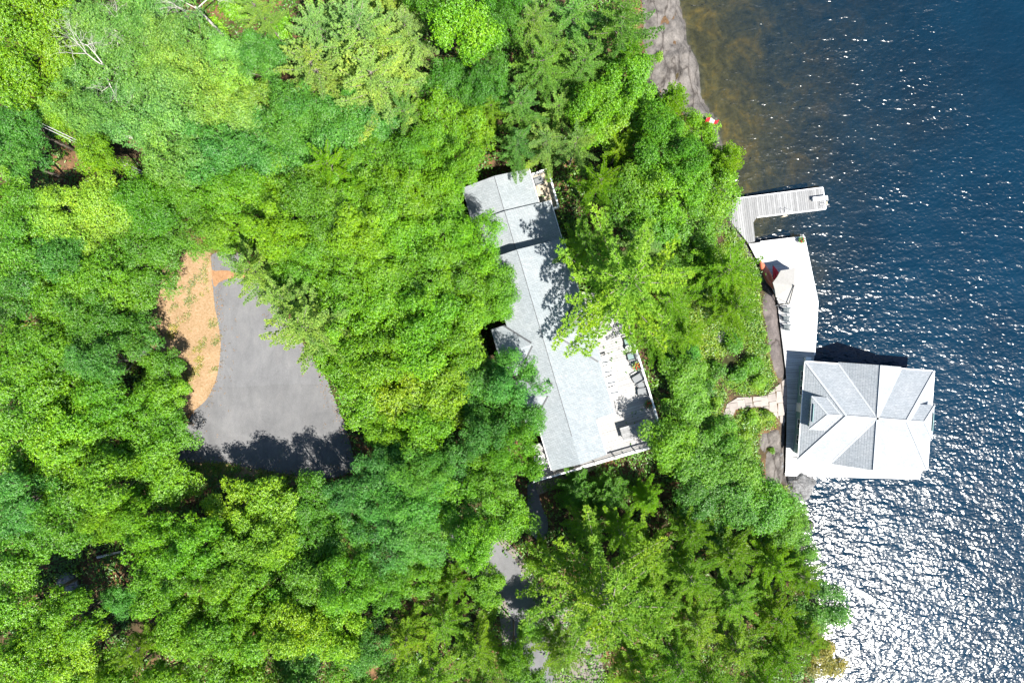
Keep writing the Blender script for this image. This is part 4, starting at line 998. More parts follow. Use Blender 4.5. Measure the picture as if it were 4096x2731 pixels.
# ------------------------------------------------------------------ trees
def leaf_mesh(name, base, dirs, nor, length, width, fold=0.25):
    "base point, pointing direction and up normal per leaf -> folded diamond leaves (two triangles each)"
    n = len(base); side = np.cross(dirs, nor); side /= np.linalg.norm(side, axis=1, keepdims=True) + 1e-9
    nor = np.cross(side, dirs)
    L = length[:, None]; Wd = width[:, None]
    a = base; b = base + dirs * L * 0.5 + side * Wd * 0.5 + nor * Wd * fold; c = base + dirs * L; d = base + dirs * L * 0.5 - side * Wd * 0.5 + nor * Wd * fold
    V = np.stack([a, b, c, d], 1).reshape(-1, 3); i = np.arange(n)[:, None] * 4
    F = np.concatenate([i + np.array([[0, 1, 2]]), i + np.array([[0, 2, 3]])], 0)
    me = mesh_np(name, V, F); return me
def unit(v): return v / (np.linalg.norm(v, axis=-1, keepdims=True) + 1e-9)

def broadleaf(seed, R=5.0, H=13.0, lobes=46, twigs=3000, per=6, leaf=0.27, lw=0.48, flat=0.62, lobe_r=(0.95, 1.6)):
    r = np.random.default_rng(seed)
    # lobes over an uneven dome
    th = r.uniform(0, 2 * np.pi, lobes); el = np.arcsin(r.uniform(-0.12, 1.0, lobes) ** 1.0)
    out = (1 + 0.22 * np.sin(3 * th + seed) + 0.13 * np.sin(5 * th + 2 * seed))
    rad = (R - 1.0) * out * r.uniform(0.72, 1.0, lobes)
    zc = H - R * flat - 0.6
    C = np.stack([rad * np.cos(el) * np.cos(th), rad * np.cos(el) * np.sin(th), zc + rad * np.sin(el) * flat], 1)
    C[:, 2] += r.normal(0, 0.75, lobes)
    LR = r.uniform(*lobe_r, lobes)
    w = LR ** 2; k = r.choice(lobes, twigs, p=w / w.sum())
    d = unit(r.normal(0, 1, (twigs, 3)) + np.array([0, 0, 0.55]))
    rr = LR[k] * r.uniform(0.50, 1.12, twigs)
    T = C[k] + d * rr[:, None] * np.array([1.0, 1.0, 0.62])
    # leaves in rosettes at the twig ends
    n = twigs * per; base = np.repeat(T, per, 0) + r.normal(0, 0.045, (n, 3))
    a = (np.tile(np.arange(per), twigs) * 2 * np.pi / per) + np.repeat(r.uniform(0, 6.28, twigs), per) + r.normal(0, 0.3, n)
    od = np.repeat(unit(d + np.array([0, 0, 0.9])), per, 0)
    tx = unit(np.cross(od, np.array([0.3, 0.9, 0.1]))); ty = np.cross(od, tx)
    dr = unit(tx * np.cos(a)[:, None] + ty * np.sin(a)[:, None] + od * r.uniform(-0.25, 0.45, n)[:, None])
    nor = unit(od + r.normal(0, 0.55, (n, 3)))
    me = leaf_mesh('crown', base, dr, nor, leaf * r.uniform(0.7, 1.25, n), leaf * lw * r.uniform(0.8, 1.2, n))
    mb = MB(); top = Vector((0, 0, zc - R * flat * 0.1))
    mb.tube([(0, 0, -0.6), (0.08, 0.05, H * 0.2), (0.0, 0.1, H * 0.42), tuple(top)], [0.30, 0.24, 0.19, 0.10], 7)
    for q in r.choice(lobes, min(lobes, 15), replace=False):
        s = Vector((0, 0.08, H * r.uniform(0.30, 0.55))); e = Vector(C[q]); m = s * 0.45 + e * 0.55 + Vector((r.normal(0, 0.25), r.normal(0, 0.25), -0.35))
        mb.tube([s, m, e], [0.11, 0.07, 0.025], 5)
        for _ in range(2):
            e2 = e + Vector(unit(r.normal(0, 1, 3) + np.array([0, 0, 0.4])) * LR[q] * 0.95); mb.tube([m * 0.3 + e * 0.7, e2], [0.04, 0.012], 4)
    o = mb.build('trunk', M['bark'], None, True); tm = o.data; bpy.data.objects.remove(o)
    return me, tm
def conifer(seed, R=5.6, H=12.0, whorls=6, per=5, low=0.45, droop=-0.06, tuft=0.30, needles=13, power=0.55, wid=0.62, step=0.20, flatn=0.6):
    "whorls of feathered boughs, each a plume of needle tufts tapering to its tip, with daylight between the plumes"
    r = np.random.default_rng(seed); mb = MB(); lean = r.normal(0, 0.25, 2)
    trunk = lambda t: Vector((lean[0] * t, lean[1] * t, H * t))
    mb.tube([(0, 0, -0.6)] + [trunk(t) for t in (0.25, 0.5, 0.75, 0.97)], [0.30, 0.25, 0.2, 0.12, 0.03], 7)
    T = []; O = []
    for wv in range(whorls):
        t = low + (0.98 - low) * (wv / (whorls - 1)); n = per + r.integers(-1, 2); a0 = r.uniform(0, 6.28) + wv * 0.7
        for b in range(n):
            L = R * (1 - ((t - low) / (1 - low))) ** power * r.uniform(0.62, 1.15) + 0.5
            a = a0 + b * 2 * math.pi / n + r.normal(0, 0.16); d = Vector((math.cos(a), math.sin(a), 0)); s_ = trunk(t); sd = Vector((-d.y, d.x, 0))
            up = (0.42 if t > 0.8 else 0.16) + r.normal(0, 0.07); bend = r.normal(0, 0.12)
            ctr = lambda q: s_ + d * L * q + sd * (bend * L * q * q) + Vector((0, 0, L * (up * q + droop * q * q * 2 + 0.16 * q ** 3)))
            k = 0.45 + 0.55 * L / R
            mb.tube([ctr(q) for q in (0, 0.35, 0.7, 1.0)], [0.075 * k, 0.05 * k, 0.028, 0.008], 4)
            q = 0.16 if L > 1.5 else 0.02
            while q < 1.0:
                hw = (0.16 + wid * (L / R) ** 0.6 * (1 - q) ** 0.65 * min(1, 0.35 + q * 2.0)) * r.uniform(0.75, 1.25)
                c = ctr(q); m = max(1, int(round(2 * hw / 0.23)))
                for e in range(m):
                    o = (-1 + 2 * (e + 0.5) / m) + r.normal(0, 0.12)
                    T.append(c + sd * (o * hw) + d * (abs(o) * hw * 0.55 + r.normal(0, 0.06)) + Vector((0, 0, r.normal(0.05, 0.07) - 0.10 * abs(o)))); O.append(d * 0.9 + sd * o * 0.8 + Vector((0, 0, 0.35)))
                q += step / max(L, 0.5)
    for _ in range(14): T.append(trunk(0.98) + Vector(r.normal(0, 0.18, 3))); O.append(Vector((0, 0, 1)))
    T = np.array([tuple(p) for p in T]); O = unit(np.array([tuple(p) for p in O])); nt = len(T)
    n = nt * needles; base = np.repeat(T, needles, 0)
    dr = unit(np.repeat(O, needles, 0) * 0.7 + r.normal(0, 0.7, (n, 3)) * np.array([1, 1, flatn]) + np.array([0, 0, 0.12]))
    nor = unit(np.array([0, 0, 1.0]) + r.normal(0, 0.4, (n, 3)))
    me = leaf_mesh('crown', base, dr, nor, tuft * r.uniform(0.7, 1.2, n), np.full(n, 0.062), 0.3)
    o = mb.build('trunk', M['pine_bark'], None, True); tm = o.data; bpy.data.objects.remove(o)
    return me, tm
def dead_tree(seed, R=4.0, H=12.0):
    r = np.random.default_rng(seed); mb = MB()
    def grow(p, d, L, rad, lev):
        pts = [p]; rr = [rad]; q = p.copy(); dd = d.copy(); seg = 4
        for s in range(seg):
            dd = (dd + Vector(r.normal(0, 0.28, 3))).normalized(); dd.z = max(dd.z, -0.1); q = q + dd * L / seg; pts.append(q.copy()); rr.append(rad * (1 - 0.75 * (s + 1) / seg))
            if lev < 3 and s > 0:
                for _ in range(2 if lev < 2 else 1):
                    nd = (dd + Vector(r.normal(0, 0.75, 3))).normalized(); grow(q.copy(), nd, L * r.uniform(0.4, 0.65), rr[-1] * 0.75, lev + 1)
        mb.tube(pts, rr, 5)
    mb.tube([(0, 0, -0.5), (0.1, 0, H * 0.35), (0, 0.1, H * 0.72)], [0.22, 0.17, 0.11], 7)
    for k in range(4):
        a = k * 1.256 + r.normal(0, 0.3); grow(Vector((0, 0.1, H * (0.60 + 0.03 * k))), Vector((math.cos(a), math.sin(a), 0.55)).normalized(), R * r.uniform(0.8, 1.2), 0.085, 0)
    o = mb.build('trunk', M['dead'], None, True); tm = o.data; bpy.data.objects.remove(o); return None, tm

PROTO = {'oak': [], 'maple': [], 'pine': [], 'hemlock': [], 'dead': [], 'shrub': []}
for s in (11, 12, 13, 14): PROTO['oak'].append(broadleaf(s, 5, 13, 40, 5300, 6, 0.195, 0.45, 0.72, (0.9, 1.7)))
for s in (21, 22, 23, 24): PROTO['maple'].append(broadleaf(s, 5, 13, 32, 4300, 6, 0.23, 0.50, 0.76, (1.0, 2.0)))
for s in (31, 32, 33, 34): PROTO['pine'].append(conifer(s, 5.6, 12.0, 6, 6, 0.42, wid=0.60, tuft=0.27))
for s in (41, 42): PROTO['hemlock'].append(conifer(s, 4.2, 10.5, 9, 7, 0.25, droop=-0.08, tuft=0.26, needles=13, power=0.7, wid=0.62))
for s in (51, 52, 53): PROTO['dead'].append(dead_tree(s))
for s in (61, 62): PROTO['shrub'].append(broadleaf(s, 2.0, 2.6, 16, 900, 6, 0.18, 0.5, 0.55, (0.6, 1.0)))
BASE = {'oak': (5.3, 13.0), 'maple': (5.35, 13.0), 'pine': (5.6, 12.0), 'hemlock': (4.2, 10.5), 'dead': (4.0, 11.0), 'shrub': (2.75, 2.6)}
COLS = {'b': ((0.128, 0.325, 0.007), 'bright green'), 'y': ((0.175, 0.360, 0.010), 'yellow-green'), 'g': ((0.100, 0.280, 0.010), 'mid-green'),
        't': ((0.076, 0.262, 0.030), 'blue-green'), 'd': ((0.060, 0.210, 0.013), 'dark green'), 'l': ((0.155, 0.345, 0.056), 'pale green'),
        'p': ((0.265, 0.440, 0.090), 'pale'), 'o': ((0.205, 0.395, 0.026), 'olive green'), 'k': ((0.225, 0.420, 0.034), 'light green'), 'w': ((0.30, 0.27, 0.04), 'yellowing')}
SPEC = {'oak': 'oak', 'maple': 'maple', 'pine': 'white pine', 'hemlock': 'hemlock', 'dead': 'bare dead tree', 'shrub': 'leafy shrub'}
ORD = ['first', 'second', 'third', 'fourth', 'fifth', 'sixth', 'seventh', 'eighth', 'ninth', 'tenth', 'eleventh', 'twelfth', 'thirteenth', 'fourteenth']
_ti = [0]
def tree(kind, col, x, y, r, label, group, hk=1.0):
    "x, y, r: crown centre and radius as seen in the photo, on a 2352 pixel wide print"
    k = _ti[0]; _ti[0] += 1; rr = random.Random(1000 + k)
    px, py = D(x, y); R0, H0 = BASE[kind]
    z = 6.0; H = H0; hv = rr.uniform(0.75, 1.25)
    for _ in range(4):
        top = z + H * 0.78
        Rm = r * 1.7415 / PPM * (HC - top) / HC; s = Rm / R0
        H = H0 * hk * (1.0 if kind in ('shrub', 'dead') or hk != 1.0 else hv) * (s if kind == 'shrub' else (0.55 + 0.45 * s))
        p = W(px, py, z + H * 0.78); z = zt(p.x, p.y); z = max(z, 0.1)
    p = W(px, py, z + H * 0.78)
    crown, trunk = PROTO[kind][rr.randrange(len(PROTO[kind]))]
    names = {'oak': 'oak_tree', 'maple': 'maple_tree', 'pine': 'pine_tree', 'hemlock': 'hemlock_tree', 'dead': 'dead_tree', 'shrub': 'shrub'}
    t = empty(names[kind], (p.x, p.y, z), rr.uniform(0, 6.28), label, 'shrub' if kind == 'shrub' else 'tree', group)
    t.scale = (s, s, H / H0)
    o = link('trunk', trunk, t)
    if crown is not None:
        o = link('crown', crown, t, M['needle'] if kind in ('pine', 'hemlock') else M['leaf'])
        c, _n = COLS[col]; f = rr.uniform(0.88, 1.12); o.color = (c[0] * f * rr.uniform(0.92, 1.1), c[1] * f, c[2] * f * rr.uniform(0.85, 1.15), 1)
    return t
def run(phrase, group, items):
    "a row of trees that can be counted off in the photo"
    if 'from the left' in phrase: items = sorted(items, key=lambda q: q[2])
    if 'from the top' in phrase: items = sorted(items, key=lambda q: q[3])
    for k, it in enumerate(items):
        kind, col, x, y, r = it[:5]; hk = it[5] if len(it) > 5 and not isinstance(it[5], str) else 1.0
        lab = it[-1] if isinstance(it[-1], str) and len(it) > 5 else f"{COLS[col][1] + ' ' if kind != 'dead' else ''}{SPEC[kind]}, {ORD[k]} {phrase}"
        tree(kind, col, x, y, r, lab, group, hk)

UPW = 'trees in the upper woods'
run('from the top along the left edge of the photo', 'trees along the left edge', [
    ('maple', 'y', 45, 45, 95), ('maple', 'b', 30, 165, 90), ('oak', 't', 35, 285, 75), ('oak', 't', 25, 365, 70), ('oak', 'g', 30, 455, 85), ('oak', 'g', 45, 580, 95),
    ('oak', 'd', 40, 690, 95), ('oak', 'g', 45, 800, 95), ('maple', 'g', 45, 920, 95), ('maple', 'b', 50, 1030, 95), ('oak', 't', 45, 1150, 95), ('maple', 'g', 40, 1270, 85),
    ('maple', 'b', 45, 1400, 95), ('maple', 'b', 50, 1520, 90)])
run('from the top in the second column in from the left edge', 'trees inside the left edge', [
    ('maple', 'y', 140, 130, 75), ('maple', 'y', 130, 240, 60), ('oak', 'o', 125, 505, 80), ('oak', 't', 130, 600, 80), ('oak', 'g', 130, 690, 90), ('oak', 'g', 140, 790, 90),
    ('maple', 'b', 130, 890, 85), ('maple', 'b', 140, 990, 90), ('maple', 'b', 140, 1100, 90), ('maple', 'g', 140, 1200, 85), ('maple', 'b', 150, 1430, 80), ('maple', 'y', 175, 1520, 80)])
run('from the top in the third column in from the left edge', 'trees left of the driveway', [
    ('oak', 'o', 225, 470, 85), ('oak', 'o', 215, 545, 70), ('oak', 'g', 225, 640, 90), ('oak', 'd', 225, 735, 85), ('oak', 't', 230, 830, 80), ('maple', 'g', 225, 920, 75), ('maple', 'b', 230, 1015, 85),
    ('maple', 'b', 240, 1110, 85), ('maple', 'y', 235, 1200, 55)])
run('from the top in the row facing the dry grass and driveway', 'trees left of the driveway', [
    ('oak', 'g', 330, 455, 85), ('oak', 'g', 345, 555, 80, 0.8), ('oak', 'g', 325, 650, 84, 0.75), ('oak', 'd', 300, 765, 68, 0.7), ('maple', 'g', 368, 848, 58, 0.6), ('maple', 'b', 400, 905, 46, 0.55), ('maple', 'b', 335, 930, 65, 0.8),
    ('maple', 'g', 388, 985, 62, 0.6), ('maple', 'b', 335, 1035, 78, 0.8), ('maple', 'b', 365, 1110, 80, 0.75), ('maple', 'b', 300, 1180, 60)])
run('from the left in the top row of the photo', UPW, [
    ('oak', 'l', 205, 55, 80), ('dead', 'p', 265, 70, 62, 1.1), ('oak', 'l', 315, 60, 85), ('oak', 'l', 410, 85, 85), ('shrub', 'y', 480, 60, 60), ('dead', 'p', 450, 15, 80, 1.1), ('pine', 'p', 583, 10, 55),
    ('shrub', 'b', 640, 60, 60), ('pine', 'p', 730, 60, 90), ('pine', 'p', 830, 75, 125, 1.35), ('pine', 'p', 930, 60, 85), ('maple', 'b', 1060, 60, 95, 1.15, 'vivid bright green maple, brightest crown near the top middle')])
run('from the left in the second row from the top', UPW, [
    ('oak', 'l', 215, 165, 85), ('dead', 'p', 235, 150, 85, 1.15), ('oak', 'l', 310, 160, 85), ('oak', 'l', 405, 190, 90), ('oak', 'l', 500, 150, 85), ('oak', 't', 600, 140, 80), ('pine', 'p', 725, 160, 105, 1.3), ('pine', 'p', 860, 185, 125, 1.3),
    ('pine', 'p', 930, 160, 85), ('oak', 'd', 1030, 190, 75), ('oak', 'd', 1120, 195, 70)])
run('from the left in the third row from the top', UPW, [
    ('oak', 'l', 190, 250, 70), ('oak', 'l', 275, 265, 85), ('oak', 'l', 370, 290, 90), ('oak', 'l', 470, 250, 90), ('oak', 'l', 570, 250, 90), ('oak', 't', 670, 250, 90), ('oak', 't', 765, 280, 95), ('oak', 't', 865, 290, 90),
    ('pine', 'l', 930, 265, 70), ('oak', 'g', 1020, 280, 80)])
run('from the left in the fourth row from the top', UPW, [
    ('maple', 'y', 215, 345, 55), ('oak', 'l', 400, 370, 85), ('oak', 't', 490, 350, 90), ('oak', 't', 590, 350, 90), ('oak', 't', 690, 350, 85), ('pine', 'y', 755, 385, 75, 1.35), ('oak', 'g', 850, 375, 85), ('oak', 'g', 945, 355, 75), ('maple', 'b', 990, 330, 55), ('maple', 'g', 1045, 370, 60)])
MID = 'trees between driveway and cottage'
run('from the left in the row just above the driveway', MID, [
    ('oak', 'g', 430, 455, 80), ('oak', 'b', 520, 445, 85), ('oak', 'b', 610, 440, 80), ('oak', 'g', 700, 455, 90), ('oak', 'b', 800, 455, 90), ('oak', 'b', 890, 450, 85), ('oak', 'b', 975, 450, 80), ('maple', 'b', 1030, 405, 64)])
run('from the left in the row level with the driveway top', MID, [
    ('oak', 'g', 460, 530, 70), ('oak', 'b', 545, 530, 70), ('pine', 'p', 580, 618, 85, 1.35), ('oak', 'b', 645, 535, 80), ('oak', 'g', 735, 545, 85), ('oak', 'b', 830, 545, 85), ('oak', 'b', 925, 540, 85), ('oak', 'b', 1015, 535, 80), ('oak', 'b', 1095, 545, 75)])
run('from the left in the row level with the upper driveway', MID, [
    ('pine', 'p', 655, 685, 82, 1.3), ('oak', 'g', 690, 610, 75), ('oak', 'b', 780, 635, 90), ('oak', 'b', 880, 630, 90), ('oak', 'b', 975, 625, 85), ('oak', 'g', 1065, 630, 85), ('oak', 'g', 1130, 640, 70)])
run('from the left in the row level with the middle driveway', MID, [
    ('pine', 'p', 705, 755, 112, 1.35), ('maple', 'b', 800, 735, 85), ('maple', 'b', 880, 725, 85), ('maple', 'b', 970, 720, 85), ('maple', 'b', 1060, 720, 80), ('oak', 'b', 1122, 695, 66)])
run('from the left in the row level with the lower driveway', MID, [
    ('maple', 'b', 790, 830, 80), ('maple', 'b', 870, 825, 85), ('maple', 'b', 960, 815, 85), ('maple', 'b', 1045, 805, 75), ('oak', 't', 1085, 855, 72), ('oak', 't', 1182, 872, 78)])
run('from the left in the row level with the driveway shadows', MID, [
    ('maple', 'b', 840, 915, 85), ('maple', 'y', 930, 915, 85), ('maple', 'y', 1015, 900, 80), ('oak', 't', 1095, 915, 80), ('oak', 't', 1178, 965, 76), ('oak', 't', 1110, 1000, 70), ('oak', 'b', 1180, 1035, 75)])
run('from the left in the row just below the driveway shadows', MID, [
    ('maple', 'b', 880, 990, 60), ('maple', 'b', 970, 990, 75), ('oak', 't', 870, 1075, 75), ('oak', 't', 960, 1075, 75), ('oak', 't', 1045, 1065, 70), ('oak', 'b', 1130, 1100, 75), ('maple', 'b', 1160, 1190, 72)])
LOW = 'trees in the lower woods'
run('from the left in the row along the bottom of the driveway', LOW, [
    ('maple', 'y', 535, 1165, 75, 0.75), ('maple', 'y', 630, 1160, 80, 0.8), ('oak', 'g', 725, 1150, 75, 0.8), ('oak', 't', 800, 1150, 70, 0.9), ('oak', 't', 880, 1165, 75), ('oak', 't', 970, 1160, 80), ('oak', 'b', 1060, 1165, 80)])
run('from the left in the row a crown below the driveway trees', LOW, [
    ('maple', 'b', 360, 1250, 75), ('maple', 'b', 450, 1260, 80), ('maple', 'y', 545, 1255, 75), ('maple', 'y', 625, 1250, 75), ('oak', 'g', 710, 1250, 80), ('oak', 'g', 800, 1250, 85), ('oak', 't', 890, 1250, 80), ('oak', 't', 975, 1245, 75), ('maple', 'b', 1080, 1250, 75)])
run('from the left in the second row up from the bottom', LOW, [
    ('maple', 't', 270, 1378, 45, 0.7, 'small vivid blue-green maple in the lower left clearing'), ('maple', 'b', 360, 1350, 75), ('maple', 'b', 440, 1360, 75), ('maple', 'b', 530, 1350, 80), ('maple', 'b', 620, 1350, 80), ('oak', 'g', 710, 1345, 85), ('oak', 'g', 800, 1345, 85), ('oak', 'g', 880, 1345, 65), ('maple', 'b', 960, 1330, 60), ('pine', 'y', 1040, 1340, 60, 0.7)])
run('from the left in the bottom row of the photo', LOW, [
    ('pine', 'o', 315, 1490, 60), ('maple', 'b', 410, 1450, 75), ('maple', 'b', 495, 1450, 80), ('maple', 'b', 585, 1455, 80), ('maple', 'y', 675, 1445, 85), ('maple', 'y', 765, 1450, 80), ('oak', 't', 680, 1530, 80), ('oak', 't', 850, 1490, 70), ('pine', 'o', 930, 1470, 75),
    ('pine', 'o', 1020, 1430, 80), ('pine', 'o', 1090, 1500, 80), ('maple', 'b', 1180, 1510, 50)])
run('from the left among crowns cut off by the bottom edge', LOW, [('maple', 'b', 130, 1600, 80), ('maple', 'b', 270, 1565, 65), ('maple', 'b', 370, 1570, 75), ('maple', 'g', 470, 1580, 80), ('maple', 'b', 570, 1570, 85), ('oak', 't', 690, 1600, 80), ('oak', 'g', 790, 1575, 80), ('oak', 'g', 890, 1580, 70), ('pine', 'o', 990, 1570, 85), ('pine', 'o', 1110, 1590, 75)])
run('from the left among crowns cut off by the top edge', UPW, [('maple', 'y', 120, -20, 75), ('oak', 'l', 350, -35, 85), ('shrub', 'b', 530, 10, 55), ('pine', 'p', 780, -30, 85), ('pine', 'p', 880, -35, 85), ('oak', 'g', 980, -25, 75), ('oak', 'd', 1140, 70, 70), ('oak', 'd', 1170, -20, 60)])
PN = 'trees between cottage and upper shore'
run('from the left in the top row beside the rock shore', PN, [
    ('pine', 'l', 1225, 55, 95), ('pine', 'l', 1320, 45, 95), ('pine', 'l', 1432, 50, 92), ('pine', 'b', 1450, 125, 75)])
run('from the left in the second row beside the rock shore', PN, [
    ('pine', 'l', 1135, 165, 45), ('pine', 'l', 1245, 150, 85), ('pine', 'l', 1340, 145, 80), ('maple', 'b', 1438, 200, 78), ('hemlock', 'y', 1545, 225, 58, 1.0, 'yellow-green hemlock standing out over the rock shore')])
run('from the left in the third row beside the shore', PN, [
    ('pine', 'o', 1130, 250, 45), ('pine', 'l', 1200, 245, 70), ('pine', 'p', 1280, 250, 65), ('maple', 'b', 1355, 255, 75), ('maple', 'b', 1440, 275, 75), ('maple', 'g', 1515, 290, 62), ('maple', 'b', 1605, 300, 50, 0.8, 'bright green maple on the shore around the red flag')])
run('from the left in the row above the balcony and dock', PN, [
    ('maple', 'b', 1080, 310, 60), ('pine', 'l', 1190, 330, 62), ('pine', 'p', 1255, 330, 75), ('pine', 'p', 1325, 325, 60), ('pine', 'y', 1420, 345, 48, 0.8), ('maple', 'g', 1500, 365, 70), ('maple', 'g', 1570, 365, 62), ('hemlock', 'y', 1668, 362, 62, 1.0, 'yellow-green hemlock leaning over the water above the grey dock')])
run('from the left in the row level with the balcony', PN, [
    ('pine', 'y', 1375, 420, 70, 1.45), ('maple', 'g', 1460, 440, 75), ('maple', 'b', 1545, 440, 80), ('maple', 'b', 1642, 428, 74, 0.8), ('maple', 'g', 1510, 510, 70, 0.75), ('maple', 'g', 1595, 515, 72, 0.75)])
PE = 'trees between cottage and waterfront deck'
run('', PE, [
    ('pine', 'k', 1442, 650, 185, 1.35, 'largest light green white pine, its branches reaching over the cottage roof'),
    ('pine', 'k', 1345, 560, 72, 1.3, 'smaller white pine at the upper left of the largest pine'), ('pine', 'p', 1475, 560, 75, 0.8, 'pale white pine just above the largest pine'),
    ('pine', 'y', 1540, 690, 80, 0.85, 'yellow-green white pine touching the largest pine on its lake side'), ('pine', 'y', 1515, 762, 80, 0.9, 'yellow-green white pine over the top of the house deck railing'), ('pine', 'y', 1580, 765, 62, 0.8, 'narrow white pine below right of the largest pine'),
    ('pine', 'y', 1670, 620, 95, 1.05, 'yellow-green white pine overhanging the top of the white waterfront deck'), ('pine', 'y', 1690, 705, 72, 0.95, 'white pine beside the salmon canoe'), ('pine', 'g', 1610, 590, 50, 0.8, 'darker green pine left of the one overhanging the waterfront deck'), ('maple', 'g', 1560, 590, 45, 0.7, 'small green maple between the two waterfront pines')])
SH = 'shrubs and small trees above the flagstone path'
run('', SH, [
    ('shrub', 'g', 1690, 790, 45, 'green shrub level with the grey waterfront chairs, nearest the brown rock'), ('shrub', 'b', 1730, 840, 40, 'bright shrub hugging the brown bedrock strip'), ('shrub', 'y', 1745, 880, 32, 'yellow-green shrub above the bend of the flagstone path'),
    ('shrub', 'g', 1700, 860, 40, 'green shrub above the flagstone path'), ('shrub', 'g', 1645, 850, 45, 'green shrub below the bluish stone in the clearing'), ('shrub', 't', 1590, 815, 48, 'blue-green shrub left of the stones in the clearing'), ('shrub', 'd', 1620, 890, 45, 'dark shrub left of the flagstone path top'),
    ('maple', 'b', 1578, 862, 58, 0.55, 'small bright maple beside the middle of the house deck railing'), ('maple', 'b', 1588, 935, 58, 0.5, 'small bright maple right of the lower house deck railing'), ('shrub', 'y', 1640, 930, 35, 'yellow-green shrub at the left end of the flagstone path'),
    ('shrub', 'y', 1730, 960, 32, 'yellow-green shrub inside the path curve'), ('shrub', 'o', 1765, 955, 28, 'olive shrub inside the path curve beside the deck'), ('shrub', 'y', 1712, 1000, 26, 'small yellow-green shrub below the path curve'),
    ('shrub', 'g', 1600, 960, 42, 'green shrub left of the flagstone path end'), ('shrub', 'o', 1762, 800, 20, 'small olive shrub growing onto the brown bedrock strip beside the deck'), ('shrub', 'y', 1752, 770, 18, 'small yellow-green tuft at the top of the brown bedrock strip'), ('shrub', 'y', 1515, 130, 22, 'small yellow-green bush rooted in the grey bedrock shore'), ('shrub', 'y', 1775, 1035, 14, 'yellow mossy tuft in a crack of the lichen-spotted bedrock'), ('shrub', 'g', 1535, 815, 40, 'green shrub outside the upper house deck railing')])
SE = 'trees below the flagstone path'
run('', SE, [
    ('maple', 'b', 1545, 1015, 68, 0.75, 'bright green maple overhanging the lower right corner of the house deck'), ('maple', 'g', 1600, 1060, 75, 0.75, 'mid-green maple below the overhanging deck maple'), ('maple', 'g', 1660, 1010, 60, 0.7, 'mid-green maple left of the bedrock below the path'),
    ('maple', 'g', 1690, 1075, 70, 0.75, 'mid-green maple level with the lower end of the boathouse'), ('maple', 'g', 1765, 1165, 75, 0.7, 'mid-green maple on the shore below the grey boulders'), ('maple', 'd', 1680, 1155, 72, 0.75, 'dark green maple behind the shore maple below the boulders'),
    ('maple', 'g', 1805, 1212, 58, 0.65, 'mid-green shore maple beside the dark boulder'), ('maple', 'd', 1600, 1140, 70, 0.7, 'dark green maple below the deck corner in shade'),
    ('hemlock', 'g', 1400, 1140, 60, 0.5, 'green hemlock in the shade below the brown boardwalk'), ('hemlock', 'y', 1492, 1150, 45, 0.8, 'pointed yellow-green hemlock tip right of the boardwalk'), ('hemlock', 'g', 1330, 1130, 55, 0.4, 'low hemlock beside the shaded path under the boardwalk')])
PS = 'pines at the lower right'
